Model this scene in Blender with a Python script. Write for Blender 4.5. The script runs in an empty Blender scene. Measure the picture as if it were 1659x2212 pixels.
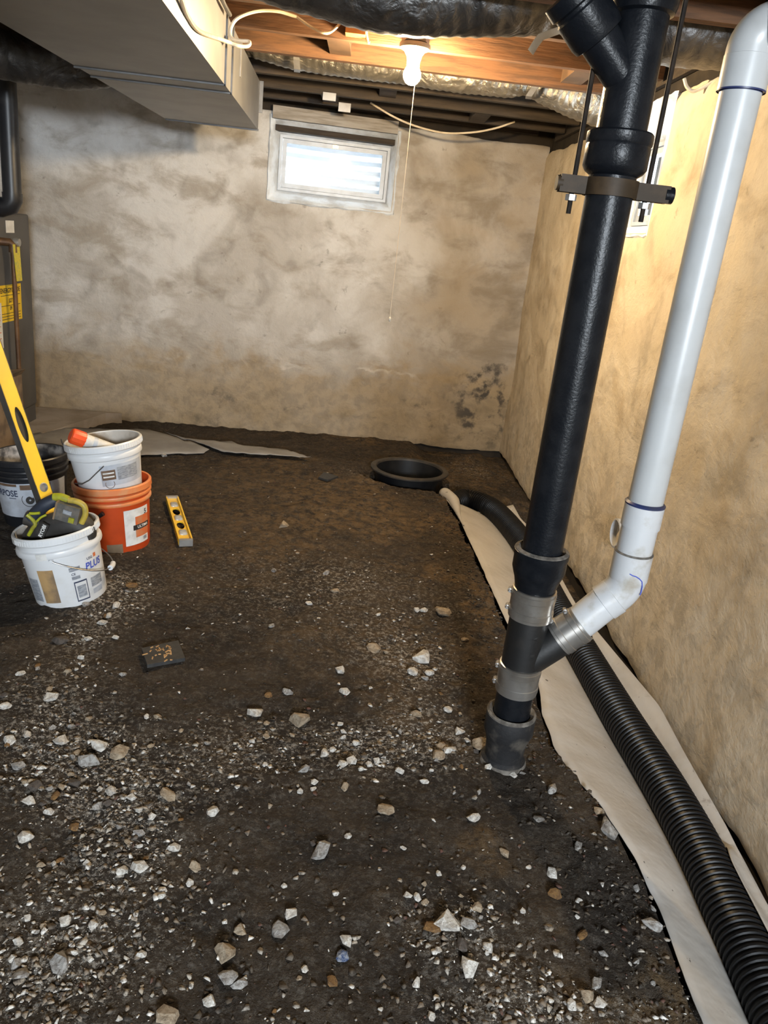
import bpy, bmesh, math, random
import numpy as np
from mathutils import Vector, Matrix
random.seed(7); rng = np.random.default_rng(11)
scene = bpy.context.scene
COL = scene.collection

# ------------------------------------------------------------------ camera
W, H, FPX, CAM_H = 1659.0, 2212.0, 1661.0, 1.30
CX, CY = W/2, H/2
def _n(v):
    v = np.array(v, float); return v/np.linalg.norm(v)
_up = -_n([300-CX, -(5800-CY), -FPX])
_yh = CY+((800-CX)*_up[0]-FPX*_up[2])/_up[1]
_fw = _n([800-CX, -(_yh-CY), -FPX]); _rt = np.cross(_fw, _up)
CM = np.array([_rt, _fw, _up]); CC = np.array([0, 0, CAM_H])
cd = bpy.data.cameras.new('camera'); cam = bpy.data.objects.new('camera', cd); COL.objects.link(cam)
cd.sensor_fit = 'VERTICAL'; cd.sensor_height = 36.0; cd.sensor_width = 27.0
cd.lens = FPX/H*36.0; cd.clip_start = 0.02
mw = Matrix.Identity(4)
for i in range(3):
    for j in range(3): mw[i][j] = CM[i][j]
    mw[i][3] = CC[i]
cam.matrix_world = mw; scene.camera = cam
# a photo pixel gives a direction; the plane it meets gives the distance
def ray(x, y): return CM @ np.array([x-CX, -(y-CY), -FPX])
def Zp(x, y, z): d = ray(x, y); return CC+d*(z-CAM_H)/d[2]
def Yp(x, y, Y): d = ray(x, y); return CC+d*Y/d[1]
def Xp(x, y, X): d = ray(x, y); return CC+d*X/d[0]

# ------------------------------------------------------------------ light
wd = bpy.data.worlds.new('sky'); scene.world = wd; wd.use_nodes = True
bg = wd.node_tree.nodes['Background']; bg.inputs[0].default_value = (0.80, 0.92, 1.0, 1); bg.inputs[1].default_value = 16.0
def area_light(name, loc, direction, sx, sy, power, color):
    l = bpy.data.lights.new(name, 'AREA'); l.shape = 'RECTANGLE'; l.size = sx; l.size_y = sy; l.energy = power; l.color = color
    o = bpy.data.objects.new(name, l); COL.objects.link(o); o.location = loc
    o.rotation_euler = Vector(direction).to_track_quat('-Z', 'Z').to_euler(); return o
REAR_POWER, BULB_STRENGTH = 275, 2600
area_light('assumed_rear_daylight', (0.62, -2.52, 1.62), (-0.12, 1, -0.12), 0.75, 0.42, REAR_POWER, (0.84, 0.92, 1.0))  # area light standing in for daylight from an assumed window behind the camera
scene.view_settings.view_transform = 'Standard'; scene.view_settings.look = 'None'
scene.view_settings.gamma = 1.0; scene.view_settings.exposure = 0.0; scene.view_settings.use_curve_mapping = False

# ------------------------------------------------------------------ helpers
def sm(a, b, x):
    t = np.clip((np.asarray(x, float)-a)/(b-a), 0, 1); return t*t*(3-2*t)
def vnoise(x, y, seed=0):
    x = np.asarray(x, float); y = np.asarray(y, float)
    xi = np.floor(x).astype(np.int64); yi = np.floor(y).astype(np.int64)
    xf = x-xi; yf = y-yi; u = xf*xf*(3-2*xf); v = yf*yf*(3-2*yf)
    def hsh(a, b):
        n = (a*374761393+b*668265263+seed*974634777) & 0xffffffff
        n = ((n ^ (n >> 13))*1274126177) & 0xffffffff
        return ((n ^ (n >> 16)) & 0xffff)/65535.0
    return (hsh(xi, yi)*(1-u)+hsh(xi+1, yi)*u)*(1-v)+(hsh(xi, yi+1)*(1-u)+hsh(xi+1, yi+1)*u)*v
def fbm(x, y, oct=4, seed=0):
    s = 0; a = .5
    for k in range(oct): s = s+a*vnoise(x*2**k, y*2**k, seed+k); a *= .5
    return s/(1-.5**oct)
class MB:
    def __init__(s): s.v = []; s.f = []
    def add(s, vs, fs):
        b = len(s.v); s.v += [tuple(map(float, p)) for p in vs]; s.f += [tuple(b+i for i in f) for f in fs]; return s
    def hexa(s, p):   # 8 corners: bottom 4, top 4
        return s.add(p, [(3, 2, 1, 0), (4, 5, 6, 7), (0, 1, 5, 4), (1, 2, 6, 5), (2, 3, 7, 6), (3, 0, 4, 7)])
    def box(s, x0, x1, y0, y1, z0, z1):
        return s.hexa([(x0, y0, z0), (x1, y0, z0), (x1, y1, z0), (x0, y1, z0), (x0, y0, z1), (x1, y0, z1), (x1, y1, z1), (x0, y1, z1)])
    def obox(s, c, ax, ay, az):  # centre and three half vectors
        c, ax, ay, az = map(np.array, (c, ax, ay, az))
        return s.hexa([c-ax-ay-az, c+ax-ay-az, c+ax+ay-az, c-ax+ay-az, c-ax-ay+az, c+ax-ay+az, c+ax+ay+az, c-ax+ay+az])
    def tube(s, path, r, n=14, cap=True):
        P = [np.array(p, float) for p in path]; m = len(P)
        R = [r]*m if np.isscalar(r) else list(r)
        T = [_n(P[min(i+1, m-1)]-P[max(i-1, 0)]) for i in range(m)]
        a = np.array([0, 0, 1.0]) if abs(T[0][2]) < .9 else np.array([1.0, 0, 0])
        u = _n(np.cross(T[0], a)); vs = []; fs = []
        for i in range(m):
            u = _n(u-T[i]*np.dot(u, T[i])); w = np.cross(T[i], u)
            for k in range(n):
                t = 2*math.pi*k/n; vs.append(P[i]+R[i]*(math.cos(t)*u+math.sin(t)*w))
        for i in range(m-1):
            for k in range(n):
                k2 = (k+1) % n; fs.append((i*n+k, i*n+k2, (i+1)*n+k2, (i+1)*n+k))
        if cap: fs += [tuple(range(n))[::-1], tuple((m-1)*n+k for k in range(n))]
        return s.add(vs, fs)
    def lathe(s, prof, n=40, o=(0, 0, 0), axis=(0, 0, 1)):
        o = np.array(o, float); az = _n(axis)
        a = np.array([1.0, 0, 0]) if abs(az[0]) < .9 else np.array([0, 1.0, 0])
        ay = _n(np.cross(az, a)); ax = np.cross(ay, az); vs = []; fs = []; rings = []
        for r, z in prof:
            if r < 1e-6: rings.append([len(vs)]); vs.append(o+az*z)
            else:
                rings.append(list(range(len(vs), len(vs)+n)))
                for k in range(n):
                    t = 2*math.pi*k/n; vs.append(o+az*z+r*(math.cos(t)*ax+math.sin(t)*ay))
        for A, B in zip(rings[:-1], rings[1:]):
            for k in range(n):
                k2 = (k+1) % n
                if len(A) == 1 and len(B) == 1: continue
                if len(A) == 1: fs.append((A[0], B[k2], B[k]))
                elif len(B) == 1: fs.append((A[k], A[k2], B[0]))
                else: fs.append((A[k], A[k2], B[k2], B[k]))
        return s.add(vs, fs)
    def grid(s, pts):   # pts[i][j]
        a = len(pts); b = len(pts[0])
        return s.add([p for row in pts for p in row], [(i*b+j, i*b+j+1, (i+1)*b+j+1, (i+1)*b+j) for i in range(a-1) for j in range(b-1)])
    def build(s, name, mat, parent=None, smooth=True, ang=35, inv=None):
        me = bpy.data.meshes.new(name); me.from_pydata(s.v, [], s.f); me.validate(); me.update()
        return mesh_obj(name, me, mat, parent, smooth, ang, inv)
def mesh_obj(name, me, mat, parent=None, smooth=True, ang=35, inv=None):
    if mat: me.materials.append(mat)
    if smooth:
        me.shade_smooth()
        try: me.set_sharp_from_angle(angle=math.radians(ang))
        except Exception: pass
    o = bpy.data.objects.new(name, me); COL.objects.link(o)
    if parent:
        o.parent = parent
        if inv is not None: o.matrix_parent_inverse = inv
    return o
def tag(o, label=None, cat=None, group=None, kind=None):
    if label: o['label'] = label
    if cat: o['category'] = cat
    if group: o['group'] = group
    if kind: o['kind'] = kind
    return o
class Thing:
    """Empty at a thing's base; parts are given in world space (local=False) or the Empty's own space."""
    def __init__(s, name, loc, label, cat, group=None, mat=None, local=False):
        s.e = bpy.data.objects.new(name, None); COL.objects.link(s.e); s.e.empty_display_size = .05
        m = mat if mat is not None else Matrix.Translation(Vector([float(c) for c in loc]))
        s.e.matrix_world = m; s.local = local; s.inv = None if local else m.inverted()
        tag(s.e, label, cat, group)
    def part(s, mb, name, mat, smooth=True, ang=35, parent=None, label=None, kind=None):
        if parent is not None: o = mb.build(name, mat, parent, smooth, ang)
        else: o = mb.build(name, mat, s.e, smooth, ang, s.inv)
        return tag(o, label, None, None, kind)
def bez(pts, n=12):   # Catmull-Rom through points
    P = [np.array(p, float) for p in pts]; P = [2*P[0]-P[1]]+P+[2*P[-1]-P[-2]]; out = []
    for i in range(1, len(P)-2):
        for k in range(n):
            t = k/n; a, b, c, d = P[i-1:i+3]
            out.append(.5*((2*b)+(-a+c)*t+(2*a-5*b+4*c-d)*t*t+(-a+3*b-3*c+d)*t**3))
    out.append(P[-2]); return out
def text_geo(body, size):
    cu = bpy.data.curves.new('t', 'FONT'); cu.body = body; cu.size = size; cu.align_x = 'CENTER'; cu.align_y = 'CENTER'; cu.resolution_u = 3; cu.offset = size*.022
    ob = bpy.data.objects.new('t', cu); me = bpy.data.meshes.new_from_object(ob)
    vs = [tuple(v.co) for v in me.vertices]; fs = [tuple(p.vertices) for p in me.polygons]
    bpy.data.objects.remove(ob); bpy.data.curves.remove(cu); bpy.data.meshes.remove(me); return vs, fs
def flat_text(mb, body, size, o, u, v, sx=1.0):   # laid on a plane at o with directions u (reading), v (up)
    vs, fs = text_geo(body, size); o, u, v = map(np.array, (o, u, v))
    return mb.add([o+u*p[0]*sx+v*p[1] for p in vs], fs)

# ------------------------------------------------------------------ materials
class NT:
    def __init__(s, name):
        s.m = bpy.data.materials.new(name); s.m.use_nodes = True; s.t = s.m.node_tree; s.b = s.t.nodes['Principled BSDF']
    def n(s, typ, **kw):
        nd = s.t.nodes.new(typ)
        for k, v in kw.items(): setattr(nd, k, v)
        return nd
    def put(s, sock, v):
        if isinstance(v, bpy.types.NodeSocket): s.t.links.new(v, sock)
        elif isinstance(v, (tuple, list)) and len(v) == 3 and sock.type == 'RGBA': sock.default_value = (*v, 1)
        else: sock.default_value = v
    def coord(s, scale=(1, 1, 1)):
        c = s.n('ShaderNodeTexCoord').outputs['Object']; mp = s.n('ShaderNodeMapping'); s.put(mp.inputs['Vector'], c); mp.inputs['Scale'].default_value = scale
        return mp.outputs[0]
    def noise(s, scale, detail=5, rough=.55, dist=0, vec=None):
        nd = s.n('ShaderNodeTexNoise'); nd.inputs['Scale'].default_value = scale; nd.inputs['Detail'].default_value = detail
        nd.inputs['Roughness'].default_value = rough; nd.inputs['Distortion'].default_value = dist
        s.put(nd.inputs['Vector'], vec if vec is not None else s.coord()); return nd.outputs[0]
    def ramp(s, v, a, b, lo=0., hi=1.):
        nd = s.n('ShaderNodeMapRange', interpolation_type='SMOOTHSTEP'); s.put(nd.inputs[0], v)
        for i, x in enumerate((a, b, lo, hi)): s.put(nd.inputs[i+1], x)
        return nd.outputs[0]
    def math(s, op, a, b=0.):
        nd = s.n('ShaderNodeMath', operation=op); s.put(nd.inputs[0], a); s.put(nd.inputs[1], b); return nd.outputs[0]
    def mix(s, f, a, b, mode='MIX'):
        nd = s.n('ShaderNodeMix', data_type='RGBA', blend_type=mode); s.put(nd.inputs[0], f); s.put(nd.inputs[6], a); s.put(nd.inputs[7], b); return nd.outputs[2]
    def bump(s, h, strength=.5, dist=.01, prev=None):
        nd = s.n('ShaderNodeBump'); nd.inputs['Strength'].default_value = strength; nd.inputs['Distance'].default_value = dist
        s.put(nd.inputs['Height'], h)
        if prev is not None: s.put(nd.inputs['Normal'], prev)
        return nd.outputs[0]
    def fin(s, col=None, rough=None, metal=None, norm=None, spec=None):
        if col is not None: s.put(s.b.inputs['Base Color'], col)
        if rough is not None: s.put(s.b.inputs['Roughness'], rough)
        if metal is not None: s.put(s.b.inputs['Metallic'], metal)
        if norm is not None: s.put(s.b.inputs['Normal'], norm)
        if spec is not None: s.put(s.b.inputs['Specular IOR Level'], spec)
        return s.m
def simple(name, c1, c2=None, rough=.5, metal=0., scale=8, lo=.4, hi=.65, bump=0., bscale=60, bdist=.002, spec=None, vecscale=(1, 1, 1)):
    t = NT(name); c = c1
    if c2 is not None: c = t.mix(t.ramp(t.noise(scale, 5, vec=t.coord(vecscale)), lo, hi), c1, c2)
    nm = t.bump(t.noise(bscale, 4, vec=t.coord(vecscale)), bump, bdist) if bump else None
    return t.fin(c, rough, metal, nm, spec)
M = {}
M['black_iron'] = simple('black_iron', (.005, .006, .008), (.009, .010, .012), rough=.33, scale=20, bump=.5, bscale=160, bdist=.0015, spec=.20)
M['dusty_iron'] = simple('dusty_iron', (.006, .006, .007), (.07, .061, .05), rough=.75, scale=14, lo=.46, hi=.66, bump=.6, bscale=70, bdist=.003)
M['wye_iron'] = simple('wye_iron', (.007, .007, .007), (.028, .022, .017), rough=.5, scale=9, lo=.45, hi=.75, bump=.3, bscale=120, bdist=.001)
M['grey_mortar'] = simple('grey_mortar', (.075, .066, .056), (.16, .145, .125), rough=.9, scale=40, bump=.8, bscale=90, bdist=.004)
M['stainless'] = simple('stainless', (.46, .445, .42), (.33, .305, .27), rough=.30, metal=.85, scale=12)
t = NT('pvc'); cc = t.mix(t.ramp(t.noise(7, 5), .45, .8), (.42, .43, .43), (.34, .34, .33)); cc = t.mix(t.ramp(t.noise(30, 3, .5, 0, t.coord((1, 1, .22))), .70, .74), cc, (.09, .085, .08))
M['pvc'] = t.fin(cc, .34)
M['pvc_dirty'] = simple('pvc_dirty', (.48, .49, .50), (.32, .29, .24), rough=.4, scale=16, lo=.5, hi=.75)
M['blue_primer'] = simple('blue_primer', (.02, .03, .10), (.03, .035, .06), rough=.4)
M['corrugated'] = simple('corrugated_plastic', (.0035, .0035, .004), (.006, .006, .0065), rough=.40, scale=14, spec=.22)
M['sump'] = simple('sump_plastic', (.006, .007, .009), (.016, .016, .017), rough=.45, scale=8)
M['sump_rim'] = simple('sump_rim', (.022, .021, .02), (.05, .042, .035), rough=.55, scale=12)
M['galv'] = simple('galvanised_sheet', (.27, .27, .265), (.22, .22, .215), rough=.45, metal=.7, scale=6, lo=.3, hi=.7, bump=.06, bscale=5, bdist=.01)
M['galv_edge'] = simple('galvanised_edge', (.16, .16, .16), (.11, .11, .11), rough=.5, metal=.6, scale=10)
M['rod'] = simple('rusty_rod', (.010, .007, .005), (.02, .013, .008), rough=.7, scale=40, spec=.2)
M['clamp'] = simple('rusty_clamp', (.028, .018, .009), (.045, .028, .014), rough=.6, scale=25, spec=.25)
M['wood'] = simple('joist_wood', (.135, .062, .026), (.075, .036, .016), rough=.8, scale=6, bump=.4, bscale=18, bdist=.004, vecscale=(1, 6, 9))
M['dark_wood'] = simple('dark_wood', (.030, .022, .016), (.048, .035, .024), rough=.85, scale=6, bump=.4, bscale=18, bdist=.004, vecscale=(1, 6, 9))
M['pale_wood'] = simple('pale_board', (.36, .33, .29), (.25, .22, .18), rough=.85, scale=5, bump=.5, bscale=14, bdist=.004, vecscale=(1, 4, 12))
M['cable'] = simple('cable_sheath', (.72, .62, .46), (.60, .50, .36), rough=.5, scale=20)
M['dark_cable'] = simple('dark_cable', (.05, .048, .045), (.08, .075, .07), rough=.5)
M['porcelain'] = simple('porcelain', (.50, .46, .38), (.40, .35, .27), rough=.3, scale=10)
M['white_strap'] = simple('metal_strap', (.30, .295, .285), (.22, .21, .2), rough=.4, metal=.5)
M['furnace'] = simple('furnace_paint', (.085, .083, .080), (.065, .063, .06), rough=.55, scale=5)
M['paper'] = simple('white_paper', (.70, .70, .68), (.58, .58, .56), rough=.6, scale=30)
M['yellow_paper'] = simple('yellow_paper', (.80, .56, .015), (.72, .48, .01), rough=.6, scale=30)
M['ink'] = simple('black_ink', (.025, .022, .02), rough=.6)
M['copper'] = simple('brown_pipe', (.16, .09, .045), (.10, .055, .03), rough=.5, metal=.4, scale=20)
M['tag_yellow'] = simple('tag_yellow', (.62, .50, .04), (.42, .42, .08), rough=.5, scale=60)
M['carton'] = simple('carton', (.20, .14, .085), (.10, .07, .045), rough=.7, scale=12)
M['concrete'] = simple('concrete', (.30, .26, .22), (.22, .185, .15), rough=.9, scale=6, bump=.5, bscale=30, bdist=.006)
M['fabric'] = None
t = NT('filter_fabric'); cc = t.mix(t.ramp(t.noise(4, 5), .40, .75), (.45, .43, .40), (.36, .335, .30))
cc = t.mix(t.math('MULTIPLY', t.ramp(t.noise(9, 7, .75, .3), .60, .72), .6), cc, (.16, .13, .105)); cc = t.mix(t.ramp(t.noise(38, 3, .6), .70, .74), cc, (.06, .05, .045))
M['fabric'] = t.fin(cc, .75, 0, t.bump(t.noise(5, 4), .35, .03))
M['fabric_grey'] = simple('ground_sheet', (.27, .265, .26), (.20, .195, .19), rough=.65, scale=5, bump=.25, bscale=7, bdist=.01)
M['shingle'] = simple('dark_slab', (.022, .022, .023), (.034, .034, .033), rough=.65, scale=50, bump=.4, bscale=120, bdist=.001)
M['shaving'] = simple('wood_shaving', (.50, .30, .13), (.36, .2, .08), rough=.7, scale=30)
M['white_plastic'] = simple('white_plastic', (.66, .68, .70), (.52, .50, .46), rough=.35, scale=7, lo=.5, hi=.8)
M['dirty_inside'] = simple('dirty_bucket_inside', (.52, .48, .42), (.30, .26, .21), rough=.6, scale=9, lo=.4, hi=.65)
M['orange_plastic'] = simple('orange_plastic', (.52, .062, .010), (.40, .048, .010), rough=.4, scale=9, lo=.45, hi=.8)
M['orange_rim'] = simple('dusty_orange_rim', (.66, .20, .06), (.58, .30, .15), rough=.45, scale=12, lo=.4, hi=.65)
M['black_plastic'] = simple('black_plastic', (.012, .013, .016), (.035, .034, .034), rough=.4, scale=14, lo=.5, hi=.75)
M['bucket_splash'] = simple('plaster_splashed_inside', (.035, .035, .038), (.40, .38, .36), rough=.7, scale=7, lo=.44, hi=.58)
M['bluish_label'] = simple('bluish_label', (.46, .50, .56), (.36, .38, .42), rough=.45, scale=14)
M['label_grey'] = simple('label_print_grey', (.20, .22, .25), (.33, .35, .38), rough=.5, scale=60, lo=.4, hi=.6, vecscale=(1, 1, 4))
M['label_blue'] = simple('label_print_blue', (.05, .08, .42), rough=.45)
M['label_navy'] = simple('label_print_navy', (.035, .045, .085), rough=.5)
M['label_brown'] = simple('label_print_brown', (.12, .07, .04), (.16, .10, .06), rough=.6, scale=30)
M['tape'] = simple('brown_tape', (.42, .27, .12), (.20, .14, .085), rough=.55, scale=6, lo=.42, hi=.55)
M['label_orange'] = simple('label_print_orange', (.62, .13, .035), (.50, .2, .09), rough=.5, scale=30)
M['wire'] = simple('bail_wire', (.26, .26, .26), (.18, .175, .17), rough=.35, metal=.9)
M['red_cap'] = simple('orange_red_cap', (.80, .085, .015), (.72, .06, .012), rough=.4)
M['yellow_metal'] = simple('yellow_level_paint', (.82, .54, .03), (.76, .47, .035), rough=.4, scale=8)
M['level_shade'] = simple('level_shade', (.045, .042, .038), (.06, .055, .05), rough=.5)  # narrow sides of the yellow level, their shade painted as a dark colour
M['level_steel'] = simple('level_end', (.35, .34, .32), (.22, .21, .2), rough=.4, metal=.5)
M['vial'] = simple('vial_acrylic', (.40, .42, .42), (.26, .27, .27), rough=.15, scale=30)
M['tool_black'] = simple('tool_black', (.022, .020, .018), (.045, .04, .035), rough=.6, scale=20)
M['tool_grip'] = simple('tool_grip', (.018, .024, .04), (.03, .037, .055), rough=.55, scale=20)
M['lime'] = simple('tool_lime', (.36, .37, .018), (.26, .24, .03), rough=.45, scale=20)
M['olive'] = simple('tool_olive', (.46, .34, .05), (.30, .24, .05), rough=.5, scale=30)
M['tool_grey'] = simple('tool_grey', (.08, .078, .07), (.14, .12, .1), rough=.6, scale=40)
M['white_paint'] = simple('white_ink', (.75, .75, .73), rough=.5)
M['vinyl'] = simple('window_vinyl', (.46, .52, .60), (.38, .42, .48), rough=.4, scale=10)
M['reveal'] = simple('painted_reveal', (.70, .77, .85), (.52, .55, .58), rough=.7, scale=9, bump=.7, bscale=25, bdist=.01)
M['brass'] = simple('brass', (.55, .38, .16), rough=.35, metal=.7)
M['well'] = simple('window_well', (.80, .84, .88), rough=.5)
M['dark_earth'] = simple('dark_earth', (.016, .012, .008), (.03, .022, .014), rough=.95, scale=10)
M['blocking'] = simple('blocking_wood', (.12, .066, .033), (.085, .048, .025), rough=.85, scale=10)
M['orange_block'] = simple('new_block', (.50, .20, .05), (.36, .13, .035), rough=.8, scale=12)
# foil: crinkled aluminium
def foil(name, c, rough, bs):
    t = NT(name); n1 = t.noise(bs, 6, .7, 1.0); n2 = t.noise(bs*.3, 3, .5, 1.5)
    nm = t.bump(n1, .55, .01); nm = t.bump(n2, .7, .03, nm)
    return t.fin(t.mix(t.ramp(n2, .35, .7), c, tuple(x*.6 for x in c)), rough, .85, nm)
M['foil'] = foil('foil_wrap', (.34, .32, .28), .36, 26)
M['dark_foil'] = foil('dark_foil_wrap', (.13, .127, .124), .42, 18)  # darker copy of the foil; the big duct's backlit shade is in its colour
# glass pane
t = NT('pane_glass'); tr = t.n('ShaderNodeBsdfTransparent'); gl = t.n('ShaderNodeBsdfGlossy'); gl.inputs['Roughness'].default_value = .05
mx = t.n('ShaderNodeMixShader'); mx.inputs[0].default_value = .02; t.put(mx.inputs[1], tr.outputs[0]); t.put(mx.inputs[2], gl.outputs[0])
t.put(t.t.nodes['Material Output'].inputs[0], mx.outputs[0]); M['glass'] = t.m
# lamp
t = NT('lit_bulb'); t.fin((1, .9, .7), .4); t.b.inputs['Emission Color'].default_value = (1, .73, .41, 1); t.b.inputs['Emission Strength'].default_value = BULB_STRENGTH; M['bulb'] = t.m
# parged walls
def wall_mat(name, A, B, Cc, warm, corner):
    t = NT(name); co = t.n('ShaderNodeTexCoord').outputs['Object']; sx = t.n('ShaderNodeSeparateXYZ'); t.put(sx.inputs[0], co); X, Y, Z = sx.outputs
    n1 = t.noise(1.6, 6, .6, .5); n2 = t.noise(3.4, 7, .60, .35, t.coord((1, 1, 1.7))); n3 = t.noise(15, 5, .6, .4); n4 = t.noise(5, 4, .5, .8)
    c = t.mix(t.ramp(n1, .40, .62), A, B)
    c = t.mix(t.math('MULTIPLY', t.ramp(n2, .48, .70), .75), c, Cc)
    c = t.mix(t.math('MULTIPLY', t.ramp(n4, .50, .76), .45), c, tuple(x*.55 for x in Cc))
    c = t.mix(t.math('MULTIPLY', t.ramp(n3, .64, .74), .45), c, tuple(x*.42 for x in Cc))
    zz = t.math('ADD', Z, t.math('MULTIPLY', t.math('SUBTRACT', n2, .5), .9))
    low = t.ramp(zz, .66, .26)
    c = t.mix(t.math('MULTIPLY', low, .82), c, t.mix(t.ramp(n3, .42, .62), warm, tuple(x*.72 for x in warm)))
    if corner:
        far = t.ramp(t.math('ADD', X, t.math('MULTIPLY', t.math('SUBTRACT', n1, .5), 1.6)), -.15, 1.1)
        c = t.mix(t.math('MULTIPLY', far, .60), c, t.mix(t.ramp(n2, .40, .62), tuple(x*1.15 for x in warm), tuple(x*.72 for x in warm)))  # tan rising rightward: yellow staining plus the bulb's warm light painted in
        def spot(p, r0, r1, thr, k, c):
            d = t.n('ShaderNodeVectorMath', operation='DISTANCE'); t.put(d.inputs[0], co); d.inputs[1].default_value = p
            f = t.math('MULTIPLY', t.ramp(d.outputs[1], r0, r1, 1., 0.), t.ramp(t.noise(11, 5, .6, .1), thr-.03, thr+.15))
            return t.mix(t.math('MULTIPLY', f, k), c, (.045, .042, .040))
        c = spot((.93, 5.40, .22), .12, .42, .50, .85, c)
        c = spot((.90, 5.40, .50), .05, .25, .56, .85, c)
        c = spot((.45, 5.37, .12), .05, .30, .57, .7, c)
        c = spot((-.45, 5.28, .14), .05, .22, .57, .6, c)
        c = spot((-.95, 5.23, .12), .05, .30, .58, .6, c)
        # the lifted edge of an old coat
        e = t.math('SUBTRACT', Z, t.math('ADD', .31, t.math('MULTIPLY', n4, .24)))
        line = t.math('MULTIPLY', t.ramp(t.math('ABSOLUTE', e), .004, .016, 1., 0.), t.math('MULTIPLY', t.ramp(t.noise(2.5, 3), .48, .56), t.math('MULTIPLY', t.ramp(X, -1.5, -1.3), t.ramp(X, .5, .2))))
        c = t.mix(t.math('MULTIPLY', line, .7), c, (.62, .57, .50))
    else:
        fl = t.math('MULTIPLY', t.ramp(t.noise(6, 6, .7, 1.5, t.coord((1, 1, .6))), .66, .70), t.ramp(Z, 1.1, .5))
        c = t.mix(t.math('MULTIPLY', fl, .6), c, (.68, .60, .48))
    nm = t.bump(n2, .55, .03); nm = t.bump(t.noise(36, 7, .7, .4), .6, .008, nm); nm = t.bump(n3, .35, .012, nm)
    return t.fin(c, .92, 0, nm, .2)
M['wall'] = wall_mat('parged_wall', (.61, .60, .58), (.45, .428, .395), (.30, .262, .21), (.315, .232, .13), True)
M['wall_side'] = wall_mat('parged_side_wall', (.72, .63, .49), (.62, .525, .385), (.47, .38, .265), (.64, .56, .44), False)
# earth floor
t = NT('earth'); dust = t.n('ShaderNodeAttribute', attribute_name='dust').outputs['Fac']; clay_lit = t.n('ShaderNodeAttribute', attribute_name='clay_lit').outputs['Fac']
n1 = t.noise(3, 7, .65, .5); n2 = t.noise(22, 6, .65, .3); n3 = t.noise(90, 5, .7)
c = t.mix(t.ramp(n1, .38, .64), (.021, .0162, .0122), (.046, .0345, .0238))
c = t.mix(t.math('MULTIPLY', t.ramp(n2, .52, .72), .6), c, (.074, .054, .035))
c = t.mix(t.math('MULTIPLY', clay_lit, t.ramp(n2, .35, .62)), c, (.118, .076, .036))
c = t.mix(t.math('MULTIPLY', t.ramp(n3, .63, .74), .5), c, (.13, .11, .085))
dd = t.math('MULTIPLY', dust, t.ramp(t.noise(70, 8, .8, .2), .49, .60))
c = t.mix(t.math('MULTIPLY', dd, .85), c, (.46, .425, .37))
nm = t.bump(n2, 1.0, .03); nm = t.bump(n3, .9, .007, nm)
M['earth'] = t.fin(c, .95, 0, nm, .25)
def island_mat(name, cols, rough=.85):
    t = NT(name); g = t.n('ShaderNodeNewGeometry').outputs['Random Per Island']; r = t.n('ShaderNodeValToRGB'); r.color_ramp.interpolation = 'CONSTANT'
    els = r.color_ramp.elements
    while len(els) < len(cols): els.new(1.0)
    for i, c in enumerate(cols): els[i].position = i/len(cols); els[i].color = (*c, 1)
    t.put(r.inputs[0], g); c = t.mix(t.ramp(t.noise(110, 4, .7), .42, .66), r.outputs[0], (.08, .065, .05)); return t.fin(c, rough, 0, t.bump(t.noise(150, 3), .5, .002))
M['gravel'] = island_mat('pale_gravel', [(.56, .53, .48), (.30, .27, .23), (.20, .16, .12), (.64, .61, .56), (.11, .09, .07), (.40, .36, .30), (.17, .13, .09), (.30, .25, .19)])
M['crumb'] = island_mat('dirt_crumbs', [(.028, .021, .014), (.045, .030, .016), (.020, .016, .012), (.060, .040, .020), (.034, .028, .022), (.024, .018, .012), (.05, .036, .022), (.085, .036, .024)])
for k, (a, b) in dict(white=((.70, .68, .63), (.42, .385, .34)), grey=((.40, .39, .37), (.20, .18, .16)), tan=((.42, .345, .25), (.26, .20, .135)),
                      orange=((.24, .135, .05), (.15, .085, .04)), dark=((.07, .06, .052), (.12, .10, .085)), blue=((.035, .06, .14), (.30, .31, .33))).items():
    t = NT('stone_'+k); n1 = t.noise(1.8, 7, .7, .6); n2 = t.noise(2.6, 6, .7, .3); cc = t.mix(t.ramp(n1, .40, .60), a, b)
    cc = t.mix(t.math('MULTIPLY', t.ramp(n2, .56, .70), .6), cc, (.06, .048, .036))
    M['stone_'+k] = t.fin(cc, .9, 0, t.bump(t.noise(5, 6, .7), .5, .12), .3)

# ------------------------------------------------------------------ the ground's shape
edgeL = np.array([Zp(x, y, -.005)[:2] for x, y in [(935, 1054), (968, 1080), (1000, 1135), (1045, 1232), (1100, 1350), (1163, 1470), (1172, 1540), (1195, 1610), (1245, 1680), (1305, 1742), (1370, 1850), (1420, 1950), (1470, 2080), (1522, 2212), (1545, 2330)]])[::-1]
edgeR = np.array([Zp(x, y, -.02)[:2] for x, y in [(1120, 1110), (1180, 1215), (1240, 1300), (1300, 1373), (1425, 1522), (1480, 1625), (1560, 1765), (1622, 1885), (1690, 2010), (1770, 2150)]])[::-1]
pipeC = [Zp(x, y, -.05) for x, y in [(975, 1088), (1010, 1078), (1062, 1098), (1105, 1140), (1143, 1195), (1200, 1308), (1262, 1415), (1345, 1555), (1430, 1690), (1508, 1830), (1570, 1960), (1642, 2110), (1748, 2330)]]
def XL(y): return np.interp(y, edgeL[:, 1], edgeL[:, 0])
def XR(y): return np.minimum(np.interp(y, edgeR[:, 1], edgeR[:, 0]), 1.075)
SUMP = np.array([.365, 4.44]); SUMP_R = .235
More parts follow.
